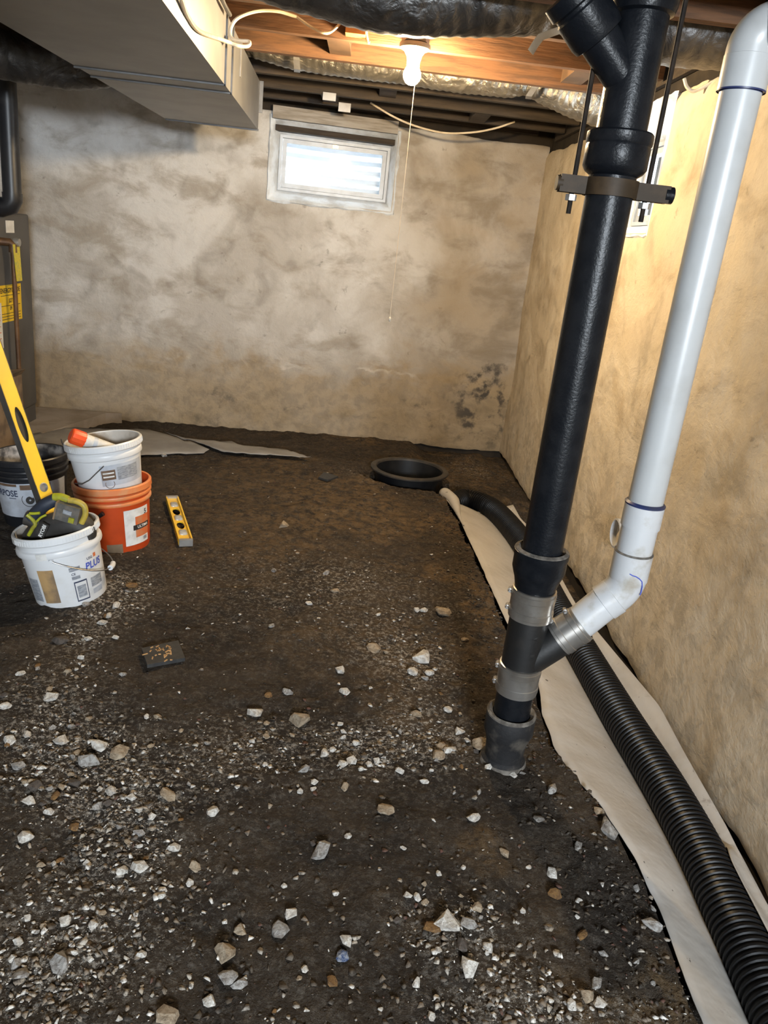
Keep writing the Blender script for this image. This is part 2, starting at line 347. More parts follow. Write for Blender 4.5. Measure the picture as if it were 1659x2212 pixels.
def ground(x, y):
    x = np.asarray(x, float); y = np.asarray(y, float)
    h = .030*(fbm(x*1.6, y*1.6, 3, 3)-.5)+.022*(fbm(x*6, y*6, 3, 9)-.5)+.020*(fbm(x*20, y*20, 3, 21)-.5)
    h = h-.05*np.exp(-(((x+1.25)/.22)**2+((y-2.42)/.22)**2))-.035*sm(4.55, 4.9, y)
    e = XL(y)-.02+.03*(fbm(x*0+7, y*7, 3, 5)-.5)
    tr = sm(0, .045, x-e)*sm(4.35, 4.05, y)
    near = sm(2.15, 1.8, y)
    bank = sm(.0, .05, x-(XR(y)+.004))*(1-near)
    h = h*(1-tr)+tr*(-.15+.4*h); h = h*(1-bank)+bank*(-.022+.9*h)
    h = h-.06*sm(4.0, 4.3, y)*sm(.40, .55, x)
    d = np.hypot(x-SUMP[0], y-SUMP[1]); a = sm(.33, .26, d)
    h = h*(1-a)+a*np.where(y < SUMP[1], -.16, -.05); return np.where(d < .2, -.42, h)
PATCH = [(250,1290,50,30,.8),(190,1360,40,50,.9),(110,1510,80,45,.7),(150,1610,120,50,1.0),(235,1700,120,50,1.0),(270,1765,70,50,.9),(250,1880,110,50,.6),(150,2000,140,60,.6),(100,2120,110,60,.8),(480,1630,70,45,.5),(640,1610,120,45,.55),(800,1612,42,28,1.6),(905,1432,50,35,.9),(830,1395,60,40,.55),(905,1560,55,50,.8),(955,1612,45,35,.6),(700,1280,200,60,.35),(990,2010,70,45,.7),(1180,2185,130,28,.7),(1080,2130,90,60,.3),(740,1250,60,25,.4),(260,1270,40,25,.7),(840,1030,60,12,.5),(1030,985,40,20,.5),(940,1010,20,25,.5)]
def patch_field(x, y):   # plaster dust and chips lie in patches on the ground
    s = np.zeros_like(np.asarray(x, float))
    for px, py, sx_, sy_, w in PATCH:
        c = Zp(px, py, 0); gx = abs(Zp(px+sx_, py, 0)[0]-c[0]); gy = abs(Zp(px, py+sy_, 0)[1]-c[1])
        s = s+w*np.exp(-.5*(((x-c[0])/gx)**2+((y-c[1])/gy)**2))
    return s
xs = np.concatenate([np.arange(-3.2, -2.0, .06), np.arange(-2.0, 1.16, .0125)]); ys = np.concatenate([np.arange(-2.6, .85, .08), np.arange(.85, 5.60, .0125)])
GX, GY = np.meshgrid(xs, ys); GZ = ground(GX, GY); nx, ny = len(xs), len(ys)
co = np.stack([GX, GY, GZ], -1).reshape(-1, 3); idx = np.arange(nx*ny).reshape(ny, nx)
quads = np.stack([idx[:-1, :-1], idx[:-1, 1:], idx[1:, 1:], idx[1:, :-1]], -1).reshape(-1, 4)
def np_mesh(name, co, faces):
    me = bpy.data.meshes.new(name); k = faces.shape[1]
    me.vertices.add(len(co)); me.vertices.foreach_set('co', co.astype(np.float32).ravel())
    me.loops.add(faces.size); me.loops.foreach_set('vertex_index', faces.astype(np.int32).ravel())
    me.polygons.add(len(faces)); me.polygons.foreach_set('loop_start', np.arange(0, faces.size, k, dtype=np.int32))
    me.update(calc_edges=True); me.validate(); return me
me = np_mesh('floor', co, quads)
a = me.attributes.new('dust', 'FLOAT', 'POINT'); a.data.foreach_set('value', np.clip(.10+.85*patch_field(GX, GY), 0, 1).astype(np.float32).ravel())
cl = np.clip(sm(1.6, 3.2, GY)*(.25+.75*sm(.42, .62, fbm(GX*2.2, GY*2.2, 4, 31)))*sm(-1.6, .1, GX)+.8*sm(.58, .70, fbm(GX*5, GY*5, 3, 41))*sm(.0, .5, GX), 0, 1)  # clay patches, with some of the bulb's glow on mid floor painted in
a = me.attributes.new('clay_lit', 'FLOAT', 'POINT'); a.data.foreach_set('value', cl.astype(np.float32).ravel())
tag(mesh_obj('floor', me, M['earth'], ang=180), 'dug out bare dark earth floor with a trench along the right wall', kind='structure')

# earth slab below, added to stop sky light leaking in under the walls
MB().box(-3.6, 1.5, -3.0, 5.9, -.70, -.58).build('subsoil', M['dark_earth'], bpy.data.objects['floor'], smooth=False)
# ------------------------------------------------------------------ room shell
def backP(u, z, d): return (u+.0995*d, 5.33+.1*u-.995*d, z)
def rightP(u, z, d): return (1.09-d, u, z)
def rearP(u, z, d): return (u, -2.6+d, z)
def leftP(u, z, d): return (-3.2+d, u, z)
def span(a, b, step, extra=()):
    s = sorted(set([a, b]+[round(x, 5) for x in np.arange(a, b, step)]+list(extra))); out = [s[0]]
    for v in s[1:]:
        if v-out[-1] > step*.3 or v in extra or v == b:
            if v in extra and out[-1] not in extra and v-out[-1] < step*.3 and len(out) > 1: out.pop()
            out.append(v)
    return out
def slab(mb, P, u0, u1, z0, z1, d0, d1):
    return mb.hexa([P(u0, z0, d0), P(u1, z0, d0), P(u1, z0, d1), P(u0, z0, d1), P(u0, z1, d0), P(u1, z1, d0), P(u1, z1, d1), P(u0, z1, d1)])
def wall(name, P, u0, u1, mat, label, hole=None, top=1.96, bot=-.03, step=.025, seed=1, amp=.012):
    us = span(u0, u1, step, hole[:2] if hole else ()); zs = span(bot, top, step, hole[2:] if hole else ())
    mb = MB(); pts = []
    for i, z in enumerate(zs):
        row = []
        for u in us:
            d = amp*2*(fbm(u*2+50, z*2+50, 4, seed)-.5)+.006*(fbm(u*11+50, z*11+50, 3, seed+7)-.5)
            zz = z
            if i == 0: zz += .05*(fbm(u*6+90, .3, 4, seed+3)-.5); d -= .006
            if i == 1: zz += .02*(fbm(u*6+90, .3, 4, seed+3)-.5)
            if i == len(zs)-1: zz += .07*(fbm(u*4+30, .7, 4, seed+5)-.5); d -= .012
            row.append(P(u, zz, d))
        pts.append(row)
    b = len(us); fs = []
    for i in range(len(zs)-1):
        for j in range(b-1):
            cu, cz = (us[j]+us[j+1])/2, (zs[i]+zs[i+1])/2
            if hole and hole[0] < cu < hole[1] and hole[2] < cz < hole[3]: continue
            fs.append((i*b+j, i*b+j+1, (i+1)*b+j+1, (i+1)*b+j))
    mb.add([p for r in pts for p in r], fs)
    o = tag(mb.build(name, mat, ang=180), label, kind='structure')
    f = MB()
    if hole:
        a, c, e, g = hole
        slab(f, P, u0-.3, a, -.6, 2.26, -.3, -.025); slab(f, P, c, u1+.3, -.6, 2.26, -.3, -.025)
        slab(f, P, a, c, -.6, e, -.3, -.025); slab(f, P, a, c, g, 2.26, -.3, -.025)
    else: slab(f, P, u0-.3, u1+.3, -.6, 2.26, -.3, -.025)
    f.build('foundation', M['dark_earth'], o, smooth=False); return o
HB = (-.66, .115, 1.475, 1.945); HR = (3.22, 3.98, 1.435, 1.93)
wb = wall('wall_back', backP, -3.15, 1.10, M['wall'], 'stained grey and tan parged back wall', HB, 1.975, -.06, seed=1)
wr = wall('wall_right', rightP, -2.55, 5.46, M['wall_side'], 'rough yellowish parged right wall', HR, 1.93, -.07, seed=17, amp=.016)
wall('wall_left', leftP, -2.6, 5.1, M['wall'], 'parged left wall behind the furnace', None, 1.96, -.03, step=.2, seed=23)
wall('wall_rear', rearP, -3.2, 1.15, M['wall'], 'parged wall behind the camera', (.22, 1.02, 1.40, 1.86), 1.96, -.03, step=.1, seed=29)  # opening cut for the assumed rear window
# ceiling: subfloor with joists as pieces
mb = MB().box(-3.6, 1.4, -2.9, 5.60, 2.24, 2.28); ceil = tag(mb.build('ceiling', M['dark_wood'], smooth=False), 'dark board subfloor with exposed joists', kind='structure')
JZ = 2.0
JY = [-2.2, -1.8, -1.4, -1.0, -.6, -.2, .2, .6, 1.0, 1.4, 2.2, 2.60, 3.0, 3.385, 3.77, 4.27, 4.66, 5.0]
for y in JY:
    m = MB().box(-3.15, 1.075, y-.02, y+.02, JZ, 2.238); m.build('joist', M['wood'] if y < 4.1 else M['dark_wood'], ceil, smooth=False)  # far joists take the darker wood
for (x, y0, y1, zz, mt) in [(-.20, 3.41, 3.75, JZ+.02, 'blocking'), (.02, 4.30, 4.64, JZ+.02, 'dark_wood'), (-.30, 4.69, 4.98, JZ+.01, 'dark_wood'), (.55, 4.69, 4.98, JZ, 'dark_wood'), (.8, 3.41, 3.75, JZ+.02, 'blocking')]:
    MB().box(x-.045, x+.045, y0, y1, zz, 2.2).build('blocking', M[mt], ceil, smooth=False)
MB().box(-.165, -.09, 3.30, 3.363, JZ+.01, JZ+.07).build('blocking', M['orange_block'], ceil, smooth=False)
for px, py, Y in [(711, 216, 4.635), (744, 237, 4.975)]:
    p = Yp(px, py, Y); MB().box(p[0]-.035, p[0]+.035, Y-.003, Y, max(p[2]-.03, JZ-.03), p[2]+.035).build('nail_plate', M['white_strap'], ceil, smooth=False)
# sill plates on top of the walls
sp = MB(); slab(sp, backP, -3.1, 1.0, 2.03, 2.22, -.02, .03); sp.build('sill_plate', M['dark_wood'], wb, smooth=False)
lb = MB(); slab(lb, backP, -.665, .105, 1.928, 1.998, .002, .035); lb.build('lintel_board', M['pale_wood'], wb, smooth=False)
sp = MB(); slab(sp, rightP, -2.5, 5.3, 1.99, 2.22, -.02, .0); sp.build('sill_plate', M['dark_wood'], wr, smooth=False)

def window(name, P, hole, label, depth=.11, well=True, lip=.022, top_drop=.09, latch=True):
    a, b, z0, z1 = hole; r = .03
    def loop(e, d, nz, seed):
        out = []; pts = []
        for i in range(20): pts.append((a-e+(b-a+2*e)*i/20, z0-e))
        for i in range(14): pts.append((b+e, z0-e+(z1-z0+2*e)*i/14))
        for i in range(20): pts.append((b+e-(b-a+2*e)*i/20, z1+e*.3))
        for i in range(14): pts.append((a-e, z1+e*.3-(z1-z0+e*1.3)*i/14))
        for k, (u, z) in enumerate(pts): out.append(P(u+nz*(vnoise(k*.9, seed, 3)-.5), z+nz*(vnoise(k*.9, seed, 4)-.5), d))
        return out
    fr0 = (a+.045, b-.03, z0+.055, z1-top_drop)
    def rect_loop(q, d):
        u0, u1, w0, w1 = q; pts = []
        for i in range(20): pts.append((u0+(u1-u0)*i/20, w0))
        for i in range(14): pts.append((u1, w0+(w1-w0)*i/14))
        for i in range(20): pts.append((u1-(u1-u0)*i/20, w1))
        for i in range(14): pts.append((u0, w1-(w1-w0)*i/14))
        return [P(u, z, d) for u, z in pts]
    loops = [loop(lip, .002, .014, 2), loop(lip*.6, .012, .012, 5), loop(0, .004, .004, 8), rect_loop(fr0, -depth)]
    mb = MB(); n = 68; vs = [p for l in loops for p in l]
    mb.add(vs, [(i*n+k, i*n+(k+1) % n, (i+1)*n+(k+1) % n, (i+1)*n+k) for i in range(3) for k in range(n)])
    root = tag(mb.build(name, M['reveal'], ang=60), label, kind='structure')
    def frame(q, w, d0, d1, nm):
        u0, u1, w0, w1 = q; m = MB()
        slab(m, P, u0, u1, w0, w0+w, d0, d1); slab(m, P, u0, u1, w1-w, w1, d0, d1); slab(m, P, u0, u0+w, w0+w, w1-w, d0, d1); slab(m, P, u1-w, u1, w0+w, w1-w, d0, d1)
        return m.build(nm, M['vinyl'], root, smooth=False)
    frame(fr0, .017, -depth-.05, -depth+.012, 'window_frame')
    q = (fr0[0]+.019, fr0[1]-.019, fr0[2]+.019, fr0[3]-.019); sash = frame(q, .026, -depth-.04, -depth+.002, 'sash')
    p = (q[0]+.024, q[1]-.024, q[2]+.024, q[3]-.024); m = MB(); slab(m, P, *p, -depth-.022, -depth-.018); m.build('pane', M['glass'], root, smooth=False)
    if latch:
        um = (q[0]+q[1])/2; m = MB(); slab(m, P, um-.018, um+.018, q[3]-.024, q[3]-.004, -depth, -depth+.012); slab(m, P, um-.005, um+.005, q[3]-.02, q[3]-.002, -depth+.01, -depth+.02)
        m.build('latch', M['brass'], root, smooth=False)
    if well:
        m = MB(); rows = []
        for i in range(90):
            z = z0-.35+i*.012
            rows.append([P((a+b)/2+(b-a)*.85*math.cos(t_), z, -.32-.42*math.sin(t_)+.012*math.sin(2*math.pi*z/.062)) for t_ in np.linspace(0, math.pi, 24)])
        m.grid(rows); tag(m.build('window_well', M['well'], root), 'pale corrugated metal window well')
    return root
window('window_1', backP, HB, 'small basement window with painted reveal in the back wall')
window('window_2', rightP, HR, 'small basement window in the right wall behind the black stack', depth=.17, well=False, latch=False)
window('assumed_rear_window', rearP, (.22, 1.02, 1.40, 1.86), 'assumed small basement window, out of view in the wall behind the camera', well=False)  # assumed window, unseen, added to hold the rear area light
m = MB(); slab(m, backP, -.645, .10, 1.868, 1.90, -.10, -.02); m.build('gap_shade', M['dark_wood'], wb, smooth=False)  # dark strip added for the shade in the gap under the lintel board
# pipe sleeve showing in the right wall beside the white pipe
c = Xp(1335, 1152, 1.08); t_ = Thing('pipe_sleeve', c, 'pale broken ring of a pipe sleeve in the right wall', 'sleeve')
t_.part(MB().lathe([(.060, .03), (.060, -.012), (.052, -.014), (.050, .03)], 28, c, (1, 0, 0)), 'ring', M['pvc_dirty']); t_.part(MB().lathe([(0, .012), (.051, .012)], 28, c, (1, 0, 0)), 'hole_disc', M['dark_earth'])  # dark disc drawn for the open hole inside the ring

# ------------------------------------------------------------------ sheet metal trunk duct
t_ = Thing('trunk_duct', (-.72, 2.5, 1.92), 'large rectangular galvanised metal duct hung under the joists', 'duct')
ZB, ZT = 1.77, 1.993
_r0, _r1 = Zp(350, 0, ZB), Zp(557, 280, ZB); _k = (_r1[0]-_r0[0])/(_r1[1]-_r0[1]); YE = _r1[1]
def rx(y): return _r0[0]+_k*(y-_r0[1])
LX = Zp(360, 258, ZB)[0]
ycut = [-2.3, -.9, .6, Zp(493, 183, ZB)[1], Zp(506, 201, ZB)[1], YE]
for y0, y1 in zip(ycut[:-1], ycut[1:]):
    m = MB(); g = .0015
    m.hexa([(LX, y0+g, ZB), (rx(y0), y0+g, ZB), (rx(y1), y1-g, ZB), (LX, y1-g, ZB), (LX, y0+g, ZT), (rx(y0), y0+g, ZT), (rx(y1), y1-g, ZT), (LX, y1-g, ZT)])
    t_.part(m, 'duct_section', M['galv'], smooth=False)
for y in ycut[1:-1]:
    m = MB(); m.box(LX-.004, rx(y)+.004, y-.006, y+.006, ZB-.006, ZB-.0005); m.box(rx(y)+.0005, rx(y)+.007, y-.006, y+.006, ZB-.006, ZT); t_.part(m, 'drive_cleat', M['galv_edge'], smooth=False)
m = MB(); m.box(LX, rx(YE)+.002, YE, YE+.012, ZB-.006, ZB+.004); m.box(rx(YE)-.012, rx(YE)+.018, YE, YE+.006, ZB+.08, ZT+.004); t_.part(m, 'end_flange', M['galv_edge'], smooth=False)
for y in (1.2, 3.62):
    t_.part(MB().box(rx(y)+.001, rx(y)+.004, y-.012, y+.012, ZB+.1, JZ-.001), 'hanger_strap', M['white_strap'], smooth=False)
# flexible ducts
def flex(name, pts, rad, mat, label, loc, rib=.004, pitch=.035):
    path = bez(pts, 16); rr = np.interp(np.linspace(0, len(rad)-1, len(path)), range(len(rad)), rad)
    L = np.cumsum([0]+[np.linalg.norm(b-a) for a, b in zip(path[:-1], path[1:])]); s = np.arange(0, L[-1], pitch/5)
    P = np.stack([np.interp(s, L, [p[i] for p in path]) for i in range(3)], -1); R = np.interp(s, L, rr)+rib*np.sin(2*math.pi*s/pitch)+.010*(fbm(s*5, s*0, 3, 77)-.5)
    th = Thing(name, loc, label, 'duct'); m = MB().tube(P, R, 28); v = np.array(m.v)
    v += .006*(fbm(v[:, 0]*14+v[:, 2]*9, v[:, 1]*14+v[:, 2]*11, 3, 5)-.5)[:, None]; m.v = [tuple(p) for p in v]
    th.part(m, 'wrap', mat, ang=80); return th
def on_bottom(px, py, Y, r): p = Yp(px, py, Y); return p+np.array([0, 0, r])
big = [on_bottom(x, y, 2.81, r) for x, y, r in [(480, -25, .12), (560, 0, .12), (700, 40, .12), (860, 76, .12), (1000, 80, .12), (1130, 78, .105), (1200, 70, .085), (1260, 95, .095), (1340, 120, .11), (1460, 145, .12), (1560, 152, .12), (1640, 155, .12)]]
bigduct = flex('insulated_flex_duct', big, [.12, .12, .12, .12, .12, .105, .085, .095, .11, .12, .12, .12], M['dark_foil'], 'thick grey foil-wrapped flexible duct sagging above the bulb', big[3], rib=.0015, pitch=.05)
sd = [(520, 118, .085), (640, 150, .085), (760, 168, .085), (870, 183, .085), (1000, 203, .085), (1090, 212, .08), (1140, 207, .06), (1200, 238, .09), (1290, 276, .115), (1380, 285, .12), (1430, 283, .12)]
sm_ = [on_bottom(x, y, 4.02, r) for x, y, r in sd]
th = flex('foil_flex_duct', sm_, [r for *_, r in sd], M['foil'], 'shiny ribbed foil flexible duct strapped below the joists behind the bulb', sm_[4], rib=.0018, pitch=.034)
def strap(px, top, Y, r, bottom):
    a, b = Yp(*top, Y-.14), Yp(*bottom, Y-.09); c = Yp(*bottom, Y); pth = [a, (a+b)/2+np.array([0, -.01, 0]), b, c+np.array([0, 0, -.012])]
    m = MB(); w = np.array([.014, 0, 0]); rows = [[p-w, p+w] for p in pth]; m.grid(rows); m.grid([[p+np.array([0, -.002, 0]) for p in r_] for r_ in rows]); return m
th.part(strap(0, (640, 110), 4.02, .1, (642, 150)), 'strap', M['white_strap'], smooth=False)
th.part(strap(0, (1165, 172), 4.02, .1, (1142, 208)), 'strap', M['white_strap'], smooth=False)
lf = [np.array(p) for p in [(LX+.005, 3.62, 1.87), (LX-.2, 3.64, 1.85), (LX-.55, 3.6, 1.86), (LX-1.0, 3.5, 1.89)]]
flex('insulated_flex_duct', lf, [.09, .10, .10, .10], M['dark_foil'], 'dark flexible duct branching left from the rectangular trunk duct', lf[1], rib=.002, pitch=.05)

# ------------------------------------------------------------------ bulb
B = Yp(890, 163, 3.31); fx, fy = B[0], 3.31
t_ = Thing('pull_chain_lamp', (fx, fy, 2.0), 'lit bare bulb in a white porcelain pull-string lampholder', 'lamp')
t_.part(MB().lathe([(0, .062), (.052, .062), (.052, .012), (0, .012)], 8, (fx, fy, 1.995)), 'junction_box', M['galv'], smooth=False)
t_.part(MB().lathe([(0, .012), (.058, .012), (.060, .004), (.057, -.004), (.040, -.012), (.028, -.030), (.025, -.045), (.025, -.060), (.020, -.062), (0, -.062)], 36, (fx, fy, 1.99)), 'lampholder', M['porcelain'])
zb = B[2]
t_.part(MB().lathe([(0, -.034), (.012, -.032), (.022, -.026), (.030, -.015), (.034, 0), (.031, .014), (.024, .026), (.015, .034), (.013, .042)], 28, (fx, fy, zb)), 'bulb', M['bulb'], ang=180)
S0 = np.array([fx+.030, fy-.01, 1.965]); S1 = Yp(842, 690, 3.30); S1 = np.array([S1[0], fy-.012, S1[2]])
st = t_.part(MB().tube([S0, np.array([S1[0], S1[1], 1.90]), S1], .0013, 6), 'pull_string', M['cable'])
MB().lathe([(0, .012), (.004, .008), (.005, 0), (.004, -.008), (0, -.010)], 12, tuple(S1)).build('bead', M['porcelain'], st, True, 60)
# ------------------------------------------------------------------ cables and loose straps
def cable(label, pts, r=.0045, mat='cable', name='electrical_cable', cat='cable'):
    return tag(MB().tube(bez(pts, 10), r, 8).build(name, M[mat]), label, cat)
cable('pale cable looping off the side of the trunk duct with a curled bight', [Xp(388, -12, rx(2.2)+.010), Xp(405, 35, rx(2.5)+.010), Xp(432, 68, rx(2.7)+.012), Yp(480, 86, 3.02), Yp(515, 99, 3.10), Yp(536, 99, 3.14), Yp(538, 90, 3.16), Yp(518, 88, 3.16), Yp(500, 82, 3.18), Yp(499, 60, 3.20), Yp(515, 38, 3.22), Yp(555, 24, 3.26), Yp(600, 24, 3.28), Yp(640, 36, 3.30)], .0065)
cable('thin pale cable end hanging in front of the lit joist', [Yp(640, 36, 3.30), Yp(672, 58, 3.30), Yp(700, 71, 3.3), Yp(716, 68, 3.31), Yp(738, 48, 3.32)], .005)
cable('thin pale cable swagged under the far joists above the back wall', [Yp(800, 222, 4.97), Yp(850, 252, 4.97), Yp(900, 273, 4.97), Yp(960, 287, 4.97), Yp(1020, 286, 4.97), Yp(1070, 277, 4.97), Yp(1112, 263, 4.97)], .0055)
cable('short yellowish wire bent over the top of the right wall', [Yp(1478, 170, 2.98), Yp(1484, 188, 2.97), Yp(1498, 197, 2.96), Yp(1520, 188, 2.94), Yp(1545, 174, 2.92), Yp(1572, 160, 2.9), Yp(1600, 150, 2.9)], .006)
cable('white cable staple loop hanging beside the lampholder', [Yp(790, 52, 3.35), Yp(791, 75, 3.35), Yp(795, 90, 3.35), Yp(799, 92, 3.35)], .006)
cable('thin dark conduit against the side of the trunk duct', [Xp(474, -20, rx(2.7)+.012), Xp(484, 8, rx(2.8)+.012), Xp(497, 32, rx(2.9)+.012)], .007, 'dark_cable', 'conduit', 'conduit')
pts = [Yp(1212, 64, 2.66), Yp(1195, 70, 2.66), Yp(1168, 80, 2.66), Yp(1157, 95, 2.66), Yp(1146, 113, 2.66)]
m = MB(); m.grid([[p+np.array([-.009, 0, .007]), p+np.array([.009, 0, -.007])] for p in pts]); m.grid([[p+np.array([-.009, .0015, .007]), p+np.array([.009, .0015, -.007])] for p in pts])
bigduct.part(m, 'strap_end', M['cable'], smooth=False, label='bent pale strap end')

# ------------------------------------------------------------------ cast iron stack
SX, SY = .494, 1.75
t_ = Thing('drain_stack', (SX, SY, 0), 'tall black cast iron drain stack with hubs and wye fittings', 'drain pipe')
o = (SX, SY, 0)
t_.part(MB().lathe([(0, -.05), (.062, -.05), (.060, .012), (.052, .02), (.0535, .06), (.060, .085), (.066, .10), (.066, .150), (.062, .156), (.053, .150), (.053, .135), (0, .135)], 44, o), 'ground_hub', M['dusty_iron'])
t_.part(MB().lathe([(.062, -.03), (.066, -.008), (.062, .008), (.056, .016), (.052, .015)], 36, o), 'mortar_collar', M['grey_mortar'])
t_.part(MB().lathe([(.0655, .147), (.066, .156), (.060, .160), (.0505, .153), (.050, .146)], 36, o), 'lip_mortar', M['grey_mortar'])
t_.part(MB().lathe([(.0485, .14), (.0485, .235)], 40, o), 'stub', M['black_iron'])
def band(p0, ax, L, r, th, nm='band_coupling'):
    b_ = th.part(MB().lathe([(r-.004, 0), (r, .001), (r, L*.10), (r+.0015, L*.12), (r+.0015, L*.30), (r, L*.32), (r, L*.68), (r+.0015, L*.70), (r+.0015, L*.88), (r, L*.90), (r, L-.001), (r-.004, L)], 44, p0, ax), nm, M['stainless'], ang=20)
    az = _n(ax); a = _n(np.cross(az, [0.3, 1, .1])); e = _n(np.cross(az, a))
    for f in (.21, .79):
        c = np.array(p0)+az*L*f+a*(r+.004); m = MB().lathe([(0, -.015), (.0035, -.015), (.0035, -.009), (.006, -.008), (.006, .008), (.0035, .009), (.0035, .015), (0, .015)], 10, c, e)
        m.build('clamp_screw', M['level_steel'], b_, True, 30)
    return b_
band((SX, SY, .222), (0, 0, 1), .082, .0545, t_)
# wye: run and 45 degree branch
t_.part(MB().lathe([(.0495, .225), (.0505, .31), (.0505, .40), (.0495, .46)], 44, o), 'wye_run', M['wye_iron'])
J = np.array([SX, SY, .300]); d45 = _n([1, -.04, 1.0])
t_.part(MB().lathe([(.043, .02), (.0445, .10), (.043, .155)], 36, J, d45), 'wye_branch', M['wye_iron'])
m = MB(); vs, fs = text_geo('MI-69 A', .020)
for (x, y, z) in [(0, 0, 0)]:
    def wrp(p, k=0): th_ = -math.pi/2+.25-p[1]/.0505; return (SX+(.0512)*math.cos(th_), SY+.0512*math.sin(th_), .375+p[0])
    m.add([wrp(p) for p in vs], fs)
t_.part(m, 'cast_marks', M['wye_iron'], smooth=False)
band((SX, SY, .440), (0, 0, 1), .080, .0555, t_)
t_.part(MB().lathe([(.0495, .50), (.0515, .525), (.056, .545), (.062, .562), (.066, .575), (.066, .605), (.068, .610), (.068, .622), (.060, .625), (.052, .612), (.050, .60)], 44, o), 'hub', M['black_iron'])
t_.part(MB().lathe([(.0655, .617), (.067, .625), (.058, .629), (.0495, .620)], 36, o), 'lead_joint', M['grey_mortar'])
t_.part(MB().lathe([(.0495, .60), (.0495, 1.50)], 44, o), 'pipe', M['black_iron'])
t_.part(MB().lathe([(.0495, 1.475), (.060, 1.482), (.0665, 1.492), (.0665, 1.53), (.0655, 1.534), (.068, 1.538), (.068, 1.556), (.064, 1.560), (.0515, 1.560)], 44, o), 'hub', M['black_iron'])
t_.part(MB().lathe([(.0515, 1.55), (.0515, 1.78)], 44, o), 'upper_wye_run', M['black_iron'])
t_.part(MB().lathe([(.0515, 1.768), (.060, 1.772), (.064, 1.785), (.064, 1.86), (.067, 1.865), (.067, 1.89), (.058, 1.893)], 44, o), 'hub', M['black_iron'])
t_.part(MB().lathe([(.052, 1.88), (.052, 2.235)], 40, o), 'pipe', M['black_iron'])
J2 = np.array([SX, SY-.005, 1.640]); hubc = Yp(1268, 40, SY-.02); ax2 = _n(hubc-J2); l2 = np.linalg.norm(hubc-J2)
t_.part(MB().lathe([(.038, .02), (.040, l2-.045), (.040, l2-.03)], 36, J2, ax2), 'upper_wye_branch', M['black_iron'])
t_.part(MB().lathe([(.040, l2-.045), (.050, l2-.042), (.0535, l2-.03), (.0535, l2+.02), (.050, l2+.024), (.050, l2+.03), (.056, l2+.034), (.056, l2+.06), (0, l2+.062)], 36, J2, ax2), 'branch_hub', M['black_iron'])
t_.part(MB().lathe([(.026, l2+.06), (.026, l2+.085), (0, l2+.086)], 6, J2, ax2), 'cleanout_plug', M['black_iron'], smooth=False)
# riser clamp on rods
t_ = Thing('riser_clamp', (SX, SY, 1.44), 'rusty riser clamp hung on two threaded rods around the black stack', 'pipe clamp')
cz = 1.452
m = MB().lathe([(.0515, -.017), (.0565, -.017), (.0565, .017), (.0515, .017)], 40, (SX, SY, cz)); t_.part(m, 'clamp_ring', M['clamp'])
XA, XB = SX-.098, SX+.112
for x0, x1 in ((XA-.012, SX-.052), (SX+.052, XB+.012)):
    m = MB()
    for dy in (-.010, .010): m.box(x0, x1, SY+dy-.0035, SY+dy+.0035, cz-.017, cz+.017)
    t_.part(m, 'clamp_ear', M['clamp'], smooth=False)
t_.part(MB().tube([(XB+.004, SY, cz), (XB+.022, SY, cz)], .017, 18), 'end_bolt', M['black_iron'])
t_.part(MB().tube([(XA-.018, SY, cz), (XA-.006, SY, cz)], .015, 18), 'end_bolt', M['clamp'])
for x in (SX-.080, SX+.078):
    t_.part(MB().tube([(x, SY, cz-.058), (x, SY, 2.235)], .0052, 10), 'threaded_rod', M['rod'])
    t_.part(MB().lathe([(0, -.012), (.012, -.012), (.012, 0), (0, 0)], 6, (x, SY, cz-.020)), 'nut', M['level_steel'], smooth=False)

# ------------------------------------------------------------------ white pvc drain
PX, PY = .722, 1.75
t_ = Thing('pvc_drain_pipe', (PX, PY, .4), 'white plastic drain pipe dropping beside the right wall into the black stack', 'drain pipe')
E0 = np.array([PX, PY, .575]); bend = E0; p_end = J+d45*.135; b1 = J+d45*.17
t_.part(MB().lathe([(.0415, .74), (.0415, 1.67)], 40, (PX, PY, 0)), 'pipe', M['pvc'])
t_.part(MB().lathe([(.0415, .708), (.047, .710), (.047, .768), (.0415, .770)], 40, (PX, PY, 0)), 'coupling', M['pvc_dirty'])
t_.part(MB().lathe([(.0475, .766), (.0482, .770), (.043, .775), (.0418, .774)], 40, (PX, PY, 0)), 'primer_ring', M['blue_primer'])
t_.part(MB().lathe([(.0435, .62), (.0435, .712)], 40, (PX, PY, 0)), 'pipe', M['pvc_dirty'])
t_.part(MB().lathe([(.0435, .598), (.047, .600), (.047, .640), (.0435, .642)], 40, (PX, PY, 0)), 'coupling', M['pvc_dirty'])
bp = [np.array([PX, PY, .602]), np.array([PX, PY, .575])]
dn = -d45; v0 = np.array([0, 0, -1.0])
for k in range(1, 9):
    f = k/8; dr = _n(v0*(1-f)+dn*f); bp.append(bp[-1]+dr*.0085)
elbow_end = bp[-1]; off = elbow_end-(J+d45*np.dot(elbow_end-J, d45))
t_.part(MB().tube(bp, .0455, 32), 'elbow', M['pvc_dirty'])
t_.part(MB().lathe([(.0435, 0), (.047, .001), (.047, .030), (.044, .032)], 40, (PX, PY, .570)), 'elbow_hub', M['pvc_dirty'])
Ls = np.dot(elbow_end-J, d45)
t_.part(MB().lathe([(.0435, 0), (.0475, .001), (.0475, .034), (.0435, .036)], 40, J+off*.9+d45*(Ls-.028), d45), 'elbow_hub', M['pvc_dirty'])
t_.part(MB().tube([J+d45*.13, J+off*.5+d45*((Ls+.13)/2), elbow_end], .0435, 32), 'pipe', M['pvc_dirty'])
band(J+d45*.118+off*.15, d45, .075, .0485, t_)
